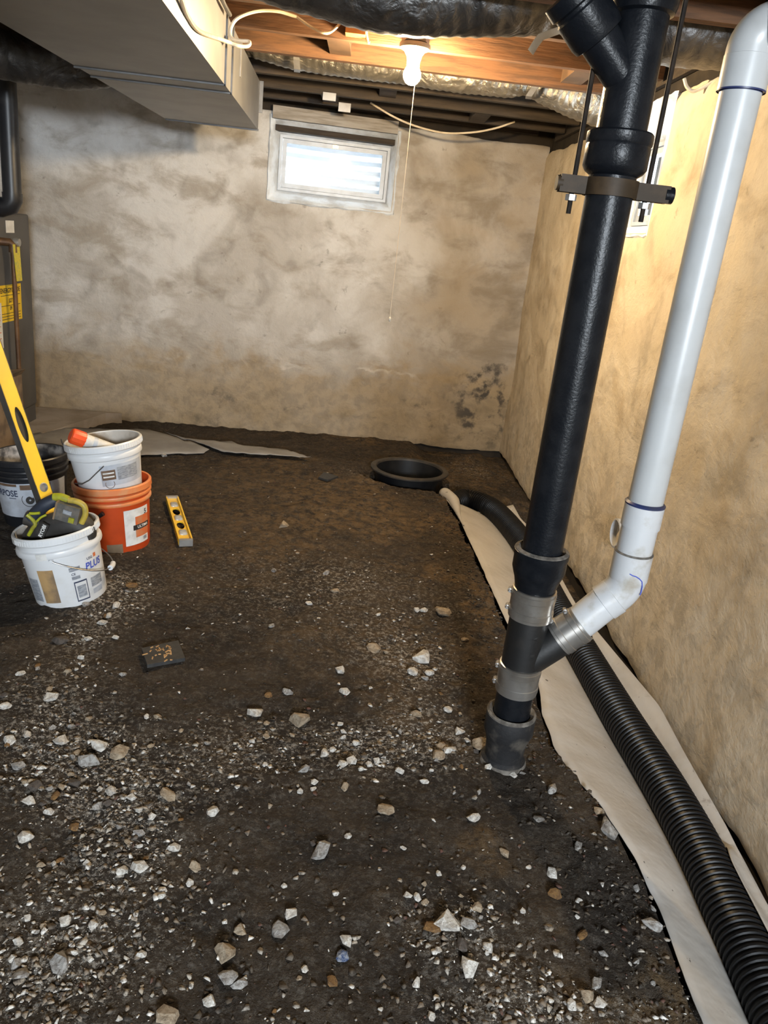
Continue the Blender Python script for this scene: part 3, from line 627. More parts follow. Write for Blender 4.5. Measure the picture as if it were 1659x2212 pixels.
# blue glue marks
mk = [(-.35, .600), (-.2, .597), (0, .595), (.2, .590), (.4, .582), (.5, .568), (.52, .552), (.48, .545)]
m = MB().tube([(PX+.0475*math.cos(-math.pi/2+a_), PY+.0475*math.sin(-math.pi/2+a_), z) for a_, z in mk], .0014, 6); t_.part(m, 'primer_run', M['label_blue'])
t_.part(MB().lathe([(.0472, .6405), (.0476, .642), (.0437, .645)], 36, (PX, PY, 0)), 'glue_line', M['grey_mortar'])
# top fittings
t_.part(MB().lathe([(.0415, 1.660), (.0475, 1.661), (.0475, 1.722), (.045, 1.724)], 40, (PX, PY, 0)), 'coupling', M['pvc'])
t_.part(MB().lathe([(.0475, 1.658), (.0480, 1.661), (.042, 1.664), (.0418, 1.657)], 40, (PX, PY, 0)), 'primer_ring', M['blue_primer'])
tp = [np.array([PX, PY, 1.715]), np.array([PX, PY, 1.735])]; dr = np.array([0, 0, 1.0]); de = _n([.85, -.45, .18])
for k in range(1, 11):
    f = k/10; tp.append(tp[-1]+_n(dr*(1-f)+de*f)*.0062)
t_.part(MB().tube(tp, .0465, 32), 'elbow', M['pvc'])
t_.part(MB().lathe([(.0465, -.016), (.051, -.014), (.051, .03), (.045, .03)], 36, tp[-1], de), 'elbow_hub', M['pvc'])
t_.part(MB().lathe([(.044, .028), (.0525, .028), (.0525, .038), (.044, .038)], 36, tp[-1], de), 'primer_ring', M['blue_primer'])
t_.part(MB().tube([tp[-1]+de*.02, tp[-1]+de*.16], .0415, 32), 'pipe', M['pvc'])

# ------------------------------------------------------------------ drain tile trench
path = bez(pipeC, 24); L = np.cumsum([0]+[np.linalg.norm(b-a) for a, b in zip(path[:-1], path[1:])]); pitch = .0165
s = np.arange(0, L[-1], pitch/6); P3 = np.stack([np.interp(s, L, [p[i] for p in path]) for i in range(3)], -1)
ph = (s/pitch) % 1.0; R3 = np.where((ph > .2) & (ph < .75), .0595, .0545)
o = MB().tube(P3, R3, 28).build('corrugated_drain_pipe', M['corrugated'], ang=28); tag(o, 'black corrugated drain pipe lying in the trench along the right wall', 'drain pipe')
PYs = np.array([p[1] for p in path])[::-1]; PXs = np.array([p[0] for p in path])[::-1]
def pipeX(y): return np.interp(y, PYs, PXs)
rows = []
for y in np.concatenate([np.arange(.93, 2.2, .02), np.arange(2.2, 4.10, .03)]):
    a, c, b = float(XL(y)), float(pipeX(y)), float(XR(y)); b = max(b, c+.075); fold = sm(3.4, 4.0, y); row = []
    w1 = .012*(fbm(y*6, .5, 3, 61)-.5); a += .012*(fbm(y*9, 2.5, 3, 63)-.5)
    for k in range(13):
        f = k/12
        if f < .62:
            g = f/.62; x = a+(c-a)*g; z = -.004-(.106)*(g**1.25)+.014*math.sin(g*5+y*4)*g*(1-g)+w1*(1-g)
        else:
            g = (f-.62)/.38; x = c+(b-c)*g; z = -.112+.092*g**1.4
        row.append((x, y, z-.004))
    rows.append(row)
m = MB().grid(rows); fl = []
for y in np.arange(.93, 1.62, .02):
    c, b = float(pipeX(y)), max(float(XR(y)), float(pipeX(y))+.085); g0 = .085-.052*float(sm(1.60, 1.42, y)); row = []
    for k in range(8):
        g = k/7; x = c+g0+(b-c-g0)*g; row.append((x, y, -.050+math.sqrt(max(.0635**2-min(g0, .0634)**2, 0))*(1-g)**1.5+.026*g+.004*math.sin(y*30+g*3)*g*(1-g)*4))
    fl.append(row)
m.grid(fl); cr = []
for y in np.arange(3.62, 4.14, .02):   # far end curls over
    rr = .004+.030*float(sm(3.62, 4.1, y)); x0 = float(XL(y)); cr.append([(x0+rr-rr*math.cos(a_), y, -.006+rr*math.sin(a_)) for a_ in np.linspace(-.3, 3.6, 12)])
m.grid(cr); o = m.build('filter_fabric', M['fabric'], ang=80); tag(o, 'pale filter fabric lining the trench under the corrugated pipe', 'fabric')
sd_ = o.modifiers.new('thick', 'SOLIDIFY'); sd_.thickness = .002; sd_.offset = -1
# curled end of that fabric by the sump
q = [Zp(x, y, .0) for x, y in [(930, 1050), (950, 1047), (968, 1053), (985, 1085)]]
# sump basin
t_ = Thing('sump_basin', (SUMP[0], SUMP[1], -.3), 'round black plastic sump basin set in the far right corner of the floor', 'basin')
so = (SUMP[0], SUMP[1], 0)
t_.part(MB().lathe([(0, -.30), (.185, -.30), (.206, .02), (.200, .02), (.18, -.285), (0, -.285)], 48, so), 'basin_wall', M['sump'])
t_.part(MB().lathe([(.198, .020), (.202, .031), (.206, .033), (SUMP_R-.004, .031), (SUMP_R, .028), (SUMP_R, .020), (.215, .016), (.205, .012)], 56, so), 'rim', M['sump_rim'])
# grey ground sheets near the back wall
def sheet(label, up, lo, n=36, mm=8, wave=.012, seed=1, zoff=.010):
    U = bez([(*p, 0) for p in up], 8); Lw = bez([(*p, 0) for p in lo], 8); rows = []
    for i in range(n):
        f = i/(n-1); a = U[int(f*(len(U)-1))]; b = Lw[int(f*(len(Lw)-1))]; row = []
        for j in range(mm):
            g = j/(mm-1); p = a*(1-g)+b*g; w = Zp(p[0], p[1], -.01); z = float(ground(w[0], w[1]))
            row.append((w[0], w[1], z+zoff+wave*(fbm(w[0]*4+20, w[1]*4, 3, seed))))
        rows.append(row)
    o = MB().grid(rows).build('ground_sheet', M['fabric_grey'], ang=70); md = o.modifiers.new('thick', 'SOLIDIFY'); md.thickness = .0025; md.offset = 1
    return tag(o, label, 'sheet')
sheet('grey plastic sheet spread on the floor behind the buckets', [(60, 955), (120, 932), (160, 926), (250, 924), (345, 930), (452, 980)], [(20, 1015), (90, 1012), (170, 1006), (260, 1002), (340, 990), (440, 985)], seed=3)
sheet('tapered tongue of grey sheet pointing along the foot of the back wall', [(352, 930), (400, 950), (500, 961), (600, 976), (640, 990), (668, 1001)], [(430, 968), (460, 978), (510, 987), (560, 993), (620, 998), (670, 1002)], seed=8, zoff=.018)
# concrete footing under the furnace
pp = [Zp(x, y, .02) for x, y in [(-120, 1010), (60, 945), (140, 922), (228, 893)]]
xs_ = [p[0] for p in pp]; ys_ = [p[1] for p in pp]
m = MB(); poly = [(p[0], p[1]) for p in pp]+[(-1.55, 5.12), (-3.1, 4.97), (-3.1, 3.3)]
n = len(poly); m.add([(x, y, -.12) for x, y in poly]+[(x, y, .022) for x, y in poly], [tuple(range(n, 2*n))]+[(i, (i+1) % n, n+(i+1) % n, n+i) for i in range(n)])
tag(m.build('concrete_pad', M['concrete'], smooth=False), 'worn concrete pad in the far left corner beneath the furnace', 'slab')

# ------------------------------------------------------------------ furnace corner
FXS = Zp(82, 905, .022)[0]; FYE = Zp(82, 905, .022)[1]; FZT = Yp(68, 464, FYE)[2]
t_ = Thing('furnace', (FXS-.3, FYE-.35, .022), 'dark grey steel furnace cabinet at the left edge', 'furnace')
m = MB().box(FXS-.6, FXS, FYE-.75, FYE, .12, FZT); ob = t_.part(m, 'cabinet', M['furnace'], smooth=False)
bv = ob.modifiers.new('b', 'BEVEL'); bv.width = .012; bv.segments = 3
ob = t_.part(MB().box(FXS-.59, FXS-.01, FYE-.74, FYE-.005, .022, .118), 'base', M['furnace'], smooth=False)
fs_ = FXS+.0012
def side_quad(px0, py0, px1, py1, dx=0.):   # flat sticker on the cabinet's side, from two photo corners
    a, b = Xp(px0, py0, fs_+dx), Xp(px1, py1, fs_+dx)
    y0, y1, z0, z1 = min(a[1], b[1]), max(a[1], b[1]), min(a[2], b[2]), max(a[2], b[2])
    return MB().box(fs_+dx-.001, fs_+dx+.0008, y0, y1, z0, z1), (y0, y1, z0, z1)
mq, q = side_quad(12, 476, 31, 503); t_.part(mq, 'rating_sticker', M['paper'], smooth=False)
mq, q = side_quad(-4, 618, 48, 688); lab = t_.part(mq, 'energy_label', M['yellow_paper'], smooth=False, label='yellow energy guide label')
yc = (q[0]+q[1])/2; m = MB(); flat_text(m, 'ENERGYGUIDE', .036, (fs_+.002, yc, q[3]-.030), (0, 1, 0), (0, 0, 1), .92*(q[1]-q[0])/.25)
flat_text(m, '$27', .030, (fs_+.002, yc, q[3]-.085), (0, 1, 0), (0, 0, 1)); flat_text(m, '09', .030, (fs_+.002, yc, q[2]+.07), (0, 1, 0), (0, 0, 1))
for zz in (q[3]-.055, q[3]-.11, q[2]+.045, q[2]+.03, q[2]+.015): m.box(fs_+.0012, fs_+.002, q[0]+.02, q[1]-.02, zz-.0015, zz+.0015)
t_.part(m, 'print', M['ink'], smooth=False)
mq, q = side_quad(-30, 660, 8, 752, .004); t_.part(mq, 'instruction_card', M['paper'], smooth=False)
m = MB()
for zz in np.linspace(q[2]+.02, q[3]-.03, 7): m.box(fs_+.0045, fs_+.0056, q[0], q[1]-.02, zz, zz+.004)
t_.part(m, 'print', M['label_orange'], smooth=False)
# gas pipe in front of it
gx = FXS+.06
g = [Xp(18, 522, FXS+.005), Xp(27, 524, gx), Xp(30, 540, gx), Xp(33, 600, gx), Xp(37, 680, gx), Xp(41, 770, gx)]; zb_ = g[-1][2]
g = [np.array([FXS, g[1][1]-.02, g[1][2]]), np.array([gx-.015, g[1][1], g[1][2]]), np.array([gx, g[1][1], g[1][2]-.02]), np.array([gx, g[1][1], .20])]
t_ = Thing('gas_pipe', (gx, g[1][1], .022), 'brown vertical pipe with a yellow tag in front of the furnace', 'pipe')
t_.part(MB().tube([g[2]+np.array([0, 0, .0]), g[3]], .0125, 16), 'pipe', M['copper'])
t_.part(MB().tube([g[0], g[1], g[2]+np.array([0, 0, .008]), g[2]-np.array([0, 0, .03])], .021, 18), 'elbow', M['copper'])
t_.part(MB().tube([g[3]+np.array([0, 0, .02]), g[3]-np.array([0, 0, .176])], .016, 16), 'drip_leg', M['copper'])
ta = Xp(35, 528, gx+.02); m = MB().hexa([(gx+.014, ta[1]-.005, ta[2]-.19), (gx+.018, ta[1]-.005, ta[2]-.19), (gx+.018, ta[1]+.06, ta[2]-.19), (gx+.014, ta[1]+.06, ta[2]-.19), (gx+.014, ta[1]-.03, ta[2]), (gx+.018, ta[1]-.03, ta[2]), (gx+.018, ta[1]+.045, ta[2]), (gx+.014, ta[1]+.045, ta[2])])
t_.part(m, 'valve_tag', M['tag_yellow'], smooth=False)
t_.part(MB().lathe([(0, .02), (.02, .018), (.024, 0), (.02, -.012), (0, -.014)], 20, (gx+.012, ta[1]+.02, ta[2]+.01), (1, 0, 0)), 'valve_cap', M['level_steel'])
# flue
FL = Yp(27, 430, 4.35); fl2 = Yp(24, 190, 4.35)
t_ = Thing('flue_pipe', (FL[0], 4.35, FL[2]), 'black flue pipe with an elbow above the furnace', 'flue')
t_.part(MB().tube([FL+np.array([0, 0, .02]), (FL[0], 4.35, 2.2)], .046, 24), 'pipe', M['black_plastic'])
t_.part(MB().tube([FL+np.array([0, 0, .03]), FL+np.array([0, 0, .0]), FL+np.array([-.015, 0, -.03]), FL+np.array([-.05, 0, -.045]), FL+np.array([-.5, 0, -.045])], .05, 24), 'elbow', M['black_plastic'])
t_.part(MB().tube([FL+np.array([-.5, 0, -.02]), FL+np.array([-.5, -.0, FZT-FL[2]])], .05, 20), 'collar', M['galv_edge'])
# carton pieces leaning at the furnace
cb = Xp(30, 850, FXS+.14); bz = .0225
t_ = Thing('cardboard_box', (FXS+.10, cb[1], .022), 'crumpled brown box standing against the furnace', 'box')
zt_ = Xp(36, 802, FXS+.15)[2]
m = MB(); y0, y1 = cb[1]-.34, Xp(44, 830, FXS+.15)[1]; m.box(FXS+.02, FXS+.16, y0, y1, bz, zt_-.02); ob = t_.part(m, 'carton', M['carton'], smooth=False)
m = MB().hexa([(FXS+.02, y0, zt_-.02), (FXS+.16, y0, zt_-.02), (FXS+.16, y1, zt_-.02), (FXS+.02, y1, zt_-.02), (FXS+.03, y0, zt_-.014), (FXS+.19, y0, zt_+.01), (FXS+.19, y1-.02, zt_+.015), (FXS+.03, y1-.02, zt_-.012)]); t_.part(m, 'flap', M['carton'], smooth=False)

# ------------------------------------------------------------------ buckets
def tilt(loc, lean, toward, spin=0.):   # lean radians toward heading
    ax = Vector((-math.sin(toward), math.cos(toward), 0)); return Matrix.Translation(Vector([float(c) for c in loc])) @ Matrix.Rotation(lean, 4, ax) @ Matrix.Rotation(spin, 4, 'Z')
class Bucket(Thing):
    def __init__(s, loc, label, Rb, Rt, Hh, lean, toward):
        super().__init__('bucket', loc, label, 'bucket', mat=tilt(loc, lean, toward), local=True); s.Rb, s.Rt, s.H = Rb, Rt, Hh
        c = s.e.matrix_world.inverted() @ Vector((0, 0, CAM_H)); s.front = math.atan2(c.y, c.x)
    def R(s, z): return s.Rb+(s.Rt-s.Rb)*z/s.H
    def body(s, mat, inside, rim, ribs):
        Hh = s.H; w = .003; p = [(0, 0), (s.Rb-.012, 0), (s.Rb-.003, .004), (s.Rb, .014)]
        s.part(MB().lathe(p+[(s.R(Hh), Hh)], 56), 'body', mat)
        s.part(MB().lathe([(s.R(Hh)-w, Hh), (s.R(Hh*.5)-w, Hh*.5), (s.Rb-w, .006), (0, .006)], 56), 'inside', inside)
        pr = [(s.R(Hh)-.0032, Hh-.004), (s.R(Hh)-.002, Hh+.002), (s.R(Hh)+.004, Hh+.003), (s.R(Hh)+.008, Hh-.002), (s.R(Hh)+.0085, Hh-.022), (s.R(Hh)+.005, Hh-.026), (s.R(Hh), Hh-.027)]
        s.part(MB().lathe(pr, 56), 'rim', rim)
        for z, out, hh in ribs:
            s.part(MB().lathe([(s.R(z-hh), z-hh), (s.R(z)+out*.8, z-hh*.75), (s.R(z)+out, z-hh*.4), (s.R(z)+out, z+hh*.4), (s.R(z)+out*.8, z+hh*.75), (s.R(z+hh), z+hh)], 56), 'rib', rim)
    def patch(s, a0, a1, z0, z1, nm, mat, off=.0006, n=14, parent=None, label=None):
        m = MB().grid([[((s.R(z)+off)*math.cos(s.front+a), (s.R(z)+off)*math.sin(s.front+a), z) for a in np.linspace(a0, a1, n)] for z in np.linspace(z0, z1, 4)])
        return s.part(m, nm, mat, parent=parent, label=label)
    def text(s, body, size, a, z, nm, mat, off=.0013, slant=0., sx=1.):
        vs, fs = text_geo(body, size); m = MB()
        m.add([((s.R(z+p[1])+off)*math.cos(s.front+a+(p[0]*sx+slant*p[1])/s.R(z)), (s.R(z+p[1])+off)*math.sin(s.front+a+(p[0]*sx+slant*p[1])/s.R(z)), z+p[1]) for p in vs], fs)
        return s.part(m, nm, mat, smooth=False)
    def bail(s, a, z, reach, drop, grip=None, r=.0021, gmat=None, mat=None):
        A = s.front+a; av = np.array([math.cos(A), math.sin(A), 0]); bv_ = np.array([-math.sin(A), math.cos(A), 0]); R0 = s.R(z)+.008
        pts = [av*R0*math.cos(f)+(bv_*math.cos(drop)+np.array([0, 0, -math.sin(drop)]))*reach*math.sin(f)+np.array([0, 0, z]) for f in np.linspace(0, math.pi, 40)]
        b_ = s.part(MB().tube(pts, r, 8), 'bail', mat or M['wire'])
        for sg in (1, -1): s.part(MB().lathe([(0, .008), (.006, .007), (.008, 0), (.008, -.006)], 14, av*(R0-.004)*sg+np.array([0, 0, z]), av*sg), 'ear', M['white_plastic'] if gmat else M['black_plastic'])
        if grip:
            i0, i1 = int(grip[0]*39), int(grip[1]*39); MB().tube(pts[i0:i1+1], .0095, 16).build('grip', gmat, b_, True, 40)
        return b_
LEFT = math.pi
# front white bucket
gb = Zp(157, 1283, -.01); gb[2] = float(ground(gb[0], gb[1]))-.012
b1 = Bucket(gb, 'white plastic bucket in front holding power tools, with blue PLUS lettering', .120, .136, .268, math.radians(11), LEFT)
b1.body(M['white_plastic'], M['dirty_inside'], M['white_plastic'], [(.208, .010, .014)])
m = MB()
for k in range(34):
    a_ = b1.front-1.2+k*.075; rr = b1.R(.259)+.009; m.obox((rr*math.cos(a_), rr*math.sin(a_), .257), (.0012*math.cos(a_), .0012*math.sin(a_), 0), (-.0012*math.sin(a_), .0012*math.cos(a_), 0), (0, 0, .008))
b1.part(m, 'rim_ticks', M['white_plastic'], smooth=False)
b1.bail(-.30, .190, .185, math.radians(31), (.44, .56), gmat=M['white_plastic'])
b1.patch(-.78, -.34, .03, .155, 'brown_tape', M['tape'], label='torn brown tape label')
b1.text('PLUS', .036, .78, .135, 'print_plus', M['label_blue'], slant=.12, sx=.95)
b1.text('USG', .013, .66, .162, 'print_name', M['label_navy'])
b1.patch(.80, .90, .158, .172, 'print_mark', M['label_orange'])
b1.patch(.10, .46, .02, .095, 'barcode_frame', M['label_navy']); b1.patch(.125, .435, .025, .090, 'barcode_panel', M['white_plastic'], off=.0010); b1.patch(.16, .40, .034, .078, 'barcode', M['label_grey'], off=.0014)
b1.patch(.05, .34, .135, .150, 'print_lines', M['label_grey']); b1.patch(.08, .30, .104, .116, 'print_lines', M['label_grey']); b1.text('CE', .012, .14, .124, 'print_ce', M['label_navy'])
b1.patch(.58, 1.0, .055, .090, 'print_lines', M['label_grey']); b1.patch(.60, .95, .028, .046, 'print_lines', M['bluish_label'])
b1.patch(-1.25, -.86, .035, .12, 'print_lines', M['label_grey'])
b1.patch(-.62, -.36, .196, .220, 'rib_scuff', M['paper'], off=.0108)
# orange bucket
go = Zp(256, 1172, -.01); go[2] = float(ground(go[0], go[1]))-.012
b2 = Bucket(go, 'orange plastic bucket with ribbed rim holding a white bucket', .128, .147, .285, math.radians(5), LEFT)
b2.body(M['orange_plastic'], M['orange_plastic'], M['orange_rim'], [(.245, .008, .009), (.218, .008, .009)])
b2.patch(.22, 1.10, .035, .190, 'paper_label', M['paper'], label='white paper label with black bar')
b2.patch(.56, 1.10, .065, .155, 'label_square', M['label_orange'], off=.0012); b2.patch(.48, 1.12, .098, .120, 'label_bar', M['ink'], off=.0018)
b2.text('ULTIMA', .017, .84, .109, 'print_word', M['white_paint'], off=.0024); b2.text('5', .030, .95, .166, 'print_five', M['ink'], off=.0024)
b2.patch(.85, 1.02, .045, .060, 'print_lines', M['label_grey'], off=.0012)
b2.patch(-.35, .12, .008, .05, 'mud_stain', M['tape'])
b2.part(MB().tube([(b2.R(.2)*math.cos(b2.front+a_)*1.0+.02*math.cos(b2.front+a_), b2.R(.2)*math.sin(b2.front+a_)+.02*math.sin(b2.front+a_), z) for a_, z in [(-.62, .155), (-.45, .175), (-.28, .195)]], [.005, .006, .009], 10), 'bail_stub', M['black_plastic'])
# white bucket standing in it
mo = b2.e.matrix_world @ Vector((0, 0, .193)); 
b3 = Bucket(mo, 'dirty white bucket nested in the orange bucket', .116, .142, .262, math.radians(9), LEFT)
b3.body(M['white_plastic'], M['dirty_inside'], M['white_plastic'], [(.215, .006, .014)])
m = MB()
for k in range(34):
    a_ = b3.front-1.0+k*.075; rr = b3.R(.252)+.009; m.obox((rr*math.cos(a_), rr*math.sin(a_), .250), (.0012*math.cos(a_), .0012*math.sin(a_), 0), (-.0012*math.sin(a_), .0012*math.cos(a_), 0), (0, 0, .008))
b3.part(m, 'rim_ticks', M['white_plastic'], smooth=False)
b3.patch(-.25, 1.2, .10, .185, 'label', M['bluish_label']); b3.patch(-.22, .18, .125, .165, 'label_block', M['label_brown'], off=.0012); b3.patch(.24, .95, .120, .172, 'label_text', M['label_grey'], off=.0012)
for zz in (.135, .150): b3.patch(-.18, .14, zz, zz+.006, 'label_line', M['paper'], off=.0018)
b3.part(MB().tube([((b3.R(.19)+.012)*math.cos(b3.front+a_), (b3.R(.19)+.012)*math.sin(b3.front+a_), z) for a_, z in [(-.10, .188), (-.3, .165), (-.55, .135), (-.8, .118), (-1.1, .115)]], .0022, 8), 'bail', M['wire'])
b3.part(MB().tube([((b3.R(.2)+.02)*math.cos(b3.front+a_), (b3.R(.2)+.02)*math.sin(b3.front+a_), z) for a_, z in [(-1.9, .235), (-1.75, .26), (-1.7, .28)]], .0022, 8), 'bail_end', M['wire'])
# foam can / tube with orange cap lying across that bucket
ca = b3.e.matrix_world @ Vector((0, 0, .265)); k0 = Yp(152, 940, ca.y-.10); k1 = Yp(262, 968, ca.y-.02); k1 = k1+np.array([.0, .02, -.03]); ax_ = _n(k1-k0)
t_ = Thing('sealant_tube', k0, 'white sealant tube with a bright orange cap lying in the nested bucket', 'tube')
t_.part(MB().lathe([(0, .0), (.024, .0), (.029, .004), (.031, .012), (.031, .052), (.029, .055)], 12, k0, ax_), 'cap', M['red_cap'], ang=20, label='bright orange cap')
t_.part(MB().lathe([(.029, .054), (.0265, .058), (.0265, .20), (.0, .20)], 28, k0, ax_), 'tube_body', M['paper'])
t_.part(MB().lathe([(.0268, .085), (.0270, .086), (.0270, .10), (.0268, .101)], 28, k0, ax_), 'print_band', M['bluish_label'])
# black bucket
gk = Zp(80, 1128, -.02); gk[2] = float(ground(gk[0], gk[1]))-.01
b4 = Bucket(gk, 'black-rimmed bucket with white PURPOSE label and plaster splashes inside', .125, .150, .30, math.radians(4), LEFT)
b4.body(M['black_plastic'], M['bucket_splash'], M['black_plastic'], [(.250, .007, .009), (.226, .007, .009)])
b4.patch(-1.4, 1.1, .055, .205, 'label', M['bluish_label'])
b4.text('PURPOSE', .038, -.93, .160, 'print_purpose', M['label_navy'], off=.0014, sx=.85); b4.patch(-1.3, -.45, .192, .203, 'label_bar', M['label_brown'], off=.0012); b4.patch(-.36, .5, .178, .200, 'label_bar', M['label_brown'], off=.0012)
b4.patch(-.75, -.52, .138, .141, 'print_rule', M['label_navy'], off=.0012)
def ring(bk, a, z, r, nm, mat, w=.0022):
    m = MB(); rows = []
    for k in range(33):
        f = 2*math.pi*k/32; rows.append([((bk.R(z)+.0014)*math.cos(bk.front+a+q*math.cos(f)/bk.R(z)), (bk.R(z)+.0014)*math.sin(bk.front+a+q*math.cos(f)/bk.R(z)), z+q*math.sin(f)) for q in (r-w, r)])
    m.grid(rows); return bk.part(m, nm, mat)
ring(b4, -.13, .135, .031, 'warning_ring', M['ink']); ring(b4, -.12, .132, .017, 'warning_figure', M['ink'], .013); ring(b3, -.02, .108, .018, 'print_ring', M['label_brown'])
b4.patch(.2, 1.05, .058, .09, 'label_smear', M['black_plastic'], off=.0012)
b4.bail(.15, .205, .175, math.radians(50), None, mat=M['black_plastic'])
# ------------------------------------------------------------------ long level
def plate(mb, o, u, v, n, Ls, w, holes, th):
    """plate of length Ls along u, width w along v, thickness th below the face, with oval through holes (s, half length, half width)"""
    o, u, v, n = map(np.array, (o, u, v, n)); cuts = [0.]
    def pt(a, b, c): return o+u*a+v*b+n*c
    def quad(a0, a1):
        mb.add([pt(a0, -w/2, 0), pt(a1, -w/2, 0), pt(a1, w/2, 0), pt(a0, w/2, 0)], [(0, 1, 2, 3)]); mb.add([pt(a0, -w/2, -th), pt(a1, -w/2, -th), pt(a1, w/2, -th), pt(a0, w/2, -th)], [(3, 2, 1, 0)])
    cur = 0.
    for s, ha, hb in sorted(holes):
        a0, a1 = s-ha*1.15, s+ha*1.15; quad(cur, a0); N = 28; inn = []; out = []
        for k in range(N):
            f = 2*math.pi*k/N; cx_, sy = math.cos(f), math.sin(f); inn.append((s+ha*cx_, hb*sy))
            q = min(1.15*ha/max(abs(cx_), 1e-6), (w/2)/max(abs(sy), 1e-6)); out.append((s+q*cx_, q*sy))
        for c, fl in ((0, 1), (-th, -1)):
            vs = [pt(*p, c) for p in inn]+[pt(*p, c) for p in out]; mb.add(vs, [((k, (k+1) % N, N+(k+1) % N, N+k)[::-fl]) for k in range(N)])
        mb.add([pt(*p, 0) for p in inn]+[pt(*p, -th) for p in inn], [(k, N+k, N+(k+1) % N, (k+1) % N) for k in range(N)]); cur = a1
        for (ca_, cb_) in ((a0, -w/2), (a0, w/2), (a1, -w/2), (a1, w/2)): pass
        # corners between ring and rectangle
        c_ang = math.atan2(w/2, 1.15*ha)
        for sx_, sy_ in ((1, 1), (-1, 1), (-1, -1), (1, -1)):
            corner = (s+sx_*1.15*ha, sy_*w/2); near_ = sorted(out, key=lambda p: (p[0]-corner[0])**2+(p[1]-corner[1])**2)[:2]
            for c in (0, -th): mb.add([pt(*corner, c), pt(*near_[0], c), pt(*near_[1], c)], [(0, 1, 2)])
    quad(cur, Ls)
    mb.add([pt(0, -w/2, 0), pt(Ls, -w/2, 0), pt(Ls, -w/2, -th), pt(0, -w/2, -th)], [(0, 1, 2, 3)]); mb.add([pt(0, w/2, 0), pt(Ls, w/2, 0), pt(Ls, w/2, -th), pt(0, w/2, -th)], [(3, 2, 1, 0)])
    return mb
yl = gb[1]+.05; A0 = Yp(112, 1120, yl); A1 = Yp(-62, 620, yl+.06); la = _n(A1-A0); Ll = 1.22
A0 = A0-la*.10
cv = _n(np.array([0, 0, CAM_H])-A0); cv = _n(cv-la*np.dot(cv, la)); rv = np.cross(la, cv); rv = rv if rv[0] > 0 else -rv
n1_ = _n(cv*math.cos(.65)+rv*math.sin(.65)); v1_ = _n(cv*math.sin(.65)-rv*math.cos(.65))
t_ = Thing('spirit_level', A0, 'long yellow spirit level leaning out of the front white bucket', 'level')
fo = A0+n1_*.014
m = plate(MB(), fo, la, v1_, n1_, Ll, .056, [(.215, .016, .016), (.44, .062, .016), (.80, .016, .016)], .003); t_.part(m, 'face', M['yellow_metal'], smooth=False)
m = MB(); m.obox(A0+la*Ll/2+v1_*.0275, la*Ll/2, n1_*.014, v1_*.0015); t_.part(m, 'edge', M['level_shade'], smooth=False)
m = MB(); m.obox(A0+la*Ll/2-v1_*.0275, la*Ll/2, n1_*.014, v1_*.0015); t_.part(m, 'edge', M['level_shade'], smooth=False)
m = MB(); m.obox(A0+la*Ll/2-n1_*.0135, la*Ll/2, v1_*.026, n1_*.001); t_.part(m, 'back_face', M['level_shade'], smooth=False)
t_.part(MB().obox(A0+la*.44+n1_*.004, la*.06, v1_*.015, n1_*.002), 'handle_liner', M['ink'], smooth=False)
t_.part(MB().lathe([(.0165, .0), (.0165, .012), (.013, .013), (.012, .006), (0, .006)], 24, A0+la*.215+n1_*.003, n1_), 'vial_housing', M['level_steel'])
t_.part(MB().lathe([(.0165, .0), (.0165, .012), (.013, .013), (.012, .006), (0, .006)], 24, A0+la*.80+n1_*.003, n1_), 'vial_housing', M['level_steel'])
t_.part(MB().obox(A0+la*(Ll+.004), la*.006, v1_*.03, n1_*.016), 'end_cap', M['ink'], smooth=False)
# ------------------------------------------------------------------ power tool in the bucket
ty = gb[1]-.02
def Q(x, y, dy=0.): return Yp(x, y, ty+dy)
t_ = Thing('cordless_saw', Q(120, 1165), 'black and lime cordless power tool lying in the front white bucket', 'power tool')
t_.part(MB().tube(bez([Q(62, 1172), Q(85, 1150), Q(115, 1137), Q(150, 1132), Q(178, 1140), Q(186, 1165)], 8), [.022]+[.034+.014*math.sin(k/40*math.pi) for k in range(39)]+[.03], 20), 'housing', M['tool_black'])
t_.part(MB().tube(bez([Q(66, 1122, -.02), Q(80, 1106, -.02), Q(98, 1090, -.02), Q(122, 1078, -.01)], 8), [.016]+[.022]*23+[.019], 18), 'grip', M['tool_grip'])
t_.part(MB().tube(bez([Q(56, 1118, -.01), Q(68, 1122, -.01), Q(84, 1134, -.01)], 6), [.026]*13, 16), 'handle_foot', M['tool_black'])
t_.part(MB().tube(bez([Q(116, 1074, -.02), Q(132, 1074, -.02), Q(148, 1080, -.02)], 6), .014, 14), 'lime_collar', M['lime'])
t_.part(MB().tube(bez([Q(148, 1080, -.03), Q(168, 1084, -.03), Q(182, 1094, -.03), Q(184, 1112, -.03), Q(176, 1130, -.03)], 6), .010, 12), 'guard', M['olive'])
c0 = Q(150, 1106, -.035); ub = _n(Q(172, 1110)-Q(132, 1098)); vb = _n(Q(150, 1090)-Q(144, 1122)); vb = _n(vb-ub*np.dot(vb, ub)); nb = np.cross(ub, vb)
t_.part(MB().obox(c0, ub*.038, vb*.030, nb*.022), 'battery', M['tool_grey'], smooth=False)
nf = nb if nb[1] < 0 else -nb
m = MB().obox(c0-ub*.040, ub*.003, vb*.032, nb*.024); t_.part(m, 'battery_edge', M['tape'], smooth=False)
m = MB().obox(c0+nf*.023+vb*.006, ub*.014, vb*.007, nb*.001); t_.part(m, 'battery_sticker', M['label_grey'], smooth=False)
t_.part(MB().obox(Q(154, 1124, -.06), ub*.009, vb*.009, nb*.004), 'release_button', M['lime'], smooth=False)
t_.part(MB().tube(bez([Q(58, 1112, -.04), Q(68, 1120, -.04), Q(76, 1132, -.045), Q(70, 1142, -.045), Q(62, 1156, -.04)], 6), .0065, 10), 'lime_trim', M['lime'])
